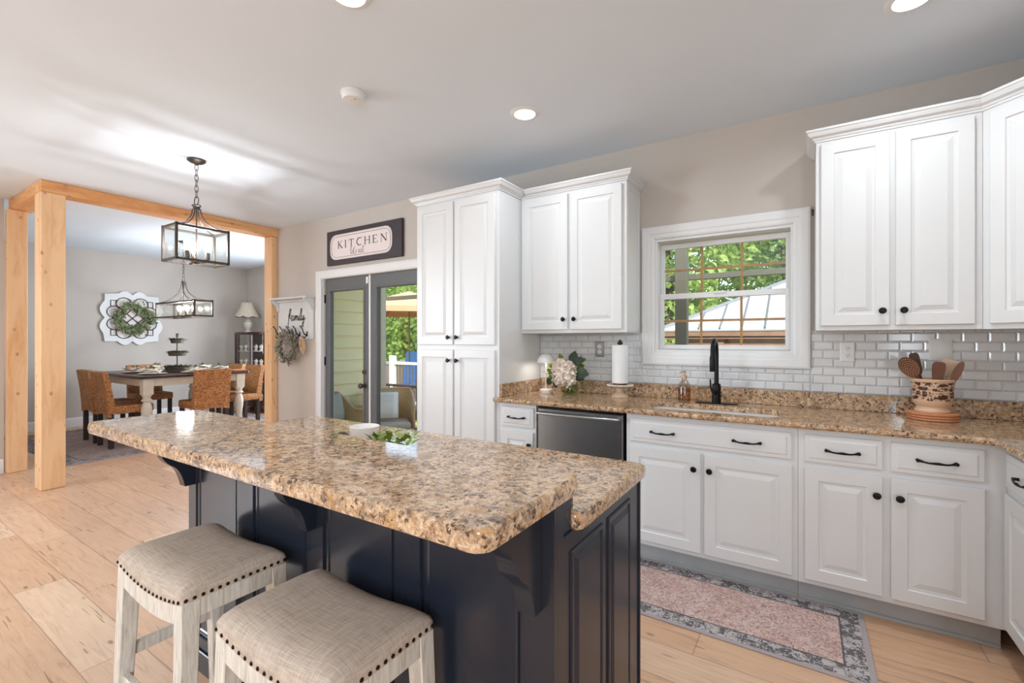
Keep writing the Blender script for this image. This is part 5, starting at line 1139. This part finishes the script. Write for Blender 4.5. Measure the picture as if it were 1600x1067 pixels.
MB().tube([A_ + Vector((0, 0, .06)), (A_.x, A_.y, -.449)], .022, 8).build('pole', 'brownwood', um)
for q in range(n): MB().tube([A_ - Vector((0, 0, .06)), rim[q] - Vector((0, 0, .03))], .008, 5).build('rib', 'brownwood', um)
# string light bulb on the porch beam
for i, (x, z) in enumerate(((-5.75, 2.36),)):
    sl = thing('string_light', 'small clear string-light bulb hanging under the porch roof outside the right glass door', 'light', (x, 6.2, z), 'porch string lights')
    MB().tube([(x - 1.055, 6.115, 2.60), (x - .5, 6.18, z + .19), (x, 6.2, z + .112), (x + 2, 6.2, z + .16), (x + 4.36, 6.16, 2.60)], .004, 5).lathe([(0, .07), (.014, .07), (.014, .11), (0, .11)], (x, 6.2, z), seg=12).build('socket', 'black', sl)
    MB().lathe([(0, 0), (.02, .006), (.03, .03), (.024, .055), (.013, .07), (0, .07)], (x, 6.2, z), seg=14).build('bulb', 'vinyl', sl)
# shed with a hipped white metal roof
sh = thing('shed', 'brown wooden shed with a white standing-seam metal roof in the yard', 'shed', (.6, 11.2, -.8))
ex0, ex1, ey0, ey1, ez, rz_ = -2.36, 5.5, 9.0, 13.4, 1.53, 2.62
MB().box(ex0 + .25, ex1 - .25, ey0 + .25, ey1 - .25, -.8, 1.40).build('wall', 'brownwood', sh)
MB().box(ex0 + .02, ex1 - .02, ey0 + .02, ey0 + .06, 1.36, 1.515).box(ex0 + .02, ex0 + .06, ey0 + .02, ey1 - .02, 1.36, 1.515).box(ex0 + .02, ex1 - .02, ey0 + .02, ey1 - .02, 1.38, 1.41).build('fascia', 'brownwood', sh)
m = MB(); hyc = (ey0 + ey1) / 2; run = hyc - ey0; r0, r1 = Vector((ex0 + run, hyc, rz_)), Vector((ex1 - run, hyc, rz_))
c0, c1, c2, c3 = [Vector(c) for c in ((ex0, ey0, ez), (ex1, ey0, ez), (ex1, ey1, ez), (ex0, ey1, ez))]
m.face(c0, c1, r1, r0); m.face(c2, c3, r0, r1); m.face(c3, c0, r0); m.face(c1, c2, r1)
ro = m.build('roof', 'roof', sh, smooth=0); ro.modifiers.new('t', 'SOLIDIFY').thickness = .03
m = MB(); m.tube([c0 + Vector((0, 0, .02)), r0 + Vector((0, 0, .02))], .035, 6).tube([r0 + Vector((0, 0, .02)), r1 + Vector((0, 0, .02))], .035, 6)
sl_ = (rz_ - ez) / run
for i in range(1, 22):
    x = ex0 + .36 * i; d = min(run, x - ex0, ex1 - x); 
    if d > .1: m.tube([(x, ey0 - .01, ez + .02), (x, ey0 + d, ez + d * sl_ + .02)], .018, 5)
m.build('standing_seams', 'plate_steel', sh)
fe = thing('yard_fence', 'low brown board fence in the yard below the shed roof', 'fence', (0, 8.3, -.8))
for i in range(4): MB().box(-2.6 + i * 1.4, -1.25 + i * 1.4, 8.28, 8.32, .98 + .0, 1.28).build('board', 'brownwood', fe); MB().box(-2.62 + i * 1.4, -2.52 + i * 1.4, 8.22, 8.38, -.8, 1.30).build('post', 'brownwood', fe)
# trees
def tree(x, y, h, r, mat, label, n=6500, ls=.26):
    t = thing('tree', label, 'tree', (x, y, -.8), 'trees beyond the yard')
    MB().tube([(x, y, -.8), (x + .1, y, h * .35), (x - .1, y + .1, h * .7)], [.22, .17, .07], 8).build('trunk', 'bark', t)
    m = MB(); blobs = [(Vector((x + random.uniform(-.6, .6) * r, y + random.uniform(-.5, .5) * r, random.uniform(.05, .92) * h)), random.uniform(.32, .5) * r) for _ in range(30)]
    for i in range(n):
        c, br = random.choice(blobs); d = rnd3(); m.leaf(c + d * br * random.uniform(.8, 1.05), d + rnd3() * .9, rnd3(), ls, ls * .7)
    m.build('crown', mat, t, smooth=0)
kinds = ['broad light green tree', 'dense mid green tree', 'tall pale green tree', 'rounded green tree']
where = ['behind the left side of the shed roof', 'behind the middle of the shed roof', 'behind the right side of the shed roof', 'at the left jamb of the kitchen window', 'beyond the deck behind the umbrella', 'beyond the deck, right of the umbrella', 'beyond the hot tub', 'far off, between the shed and the deck', 'beyond the far right corner of the shed', 'at the back of the deck', 'in the far row left of the window centre', 'in the far row behind the shed ridge', 'in the far row seen past the window jamb', 'in the far row behind the umbrella', 'in the far row at the back of the yard']
for i, (x, y, h, r) in enumerate([(-4.2, 17, 9, 3.2), (-.6, 19, 10, 3.4), (3.2, 18, 9.5, 3.3), (-6.6, 15, 8.5, 3.0), (-15.5, 17, 5.0, 3.0), (-12.5, 18.5, 5.4, 3.0), (-19, 16.5, 5.0, 3.0), (-9.4, 18, 6.5, 3.0), (6.4, 19, 10, 3.2), (-17.0, 21, 5.8, 3.2), (-3, 27, 13, 4.2), (1.5, 27, 13, 4.2), (-8, 27, 13, 4.2), (-22, 27, 7.0, 4.0), (-27, 25, 6.6, 4.0)]):
    near = x > -8
    tree(x, y, h, r, ('tree1', 'tree2')[(i + (i > 3)) % 2], kinds[i % 4] + ' ' + where[i], n=10500 if near else 7000, ls=.25)
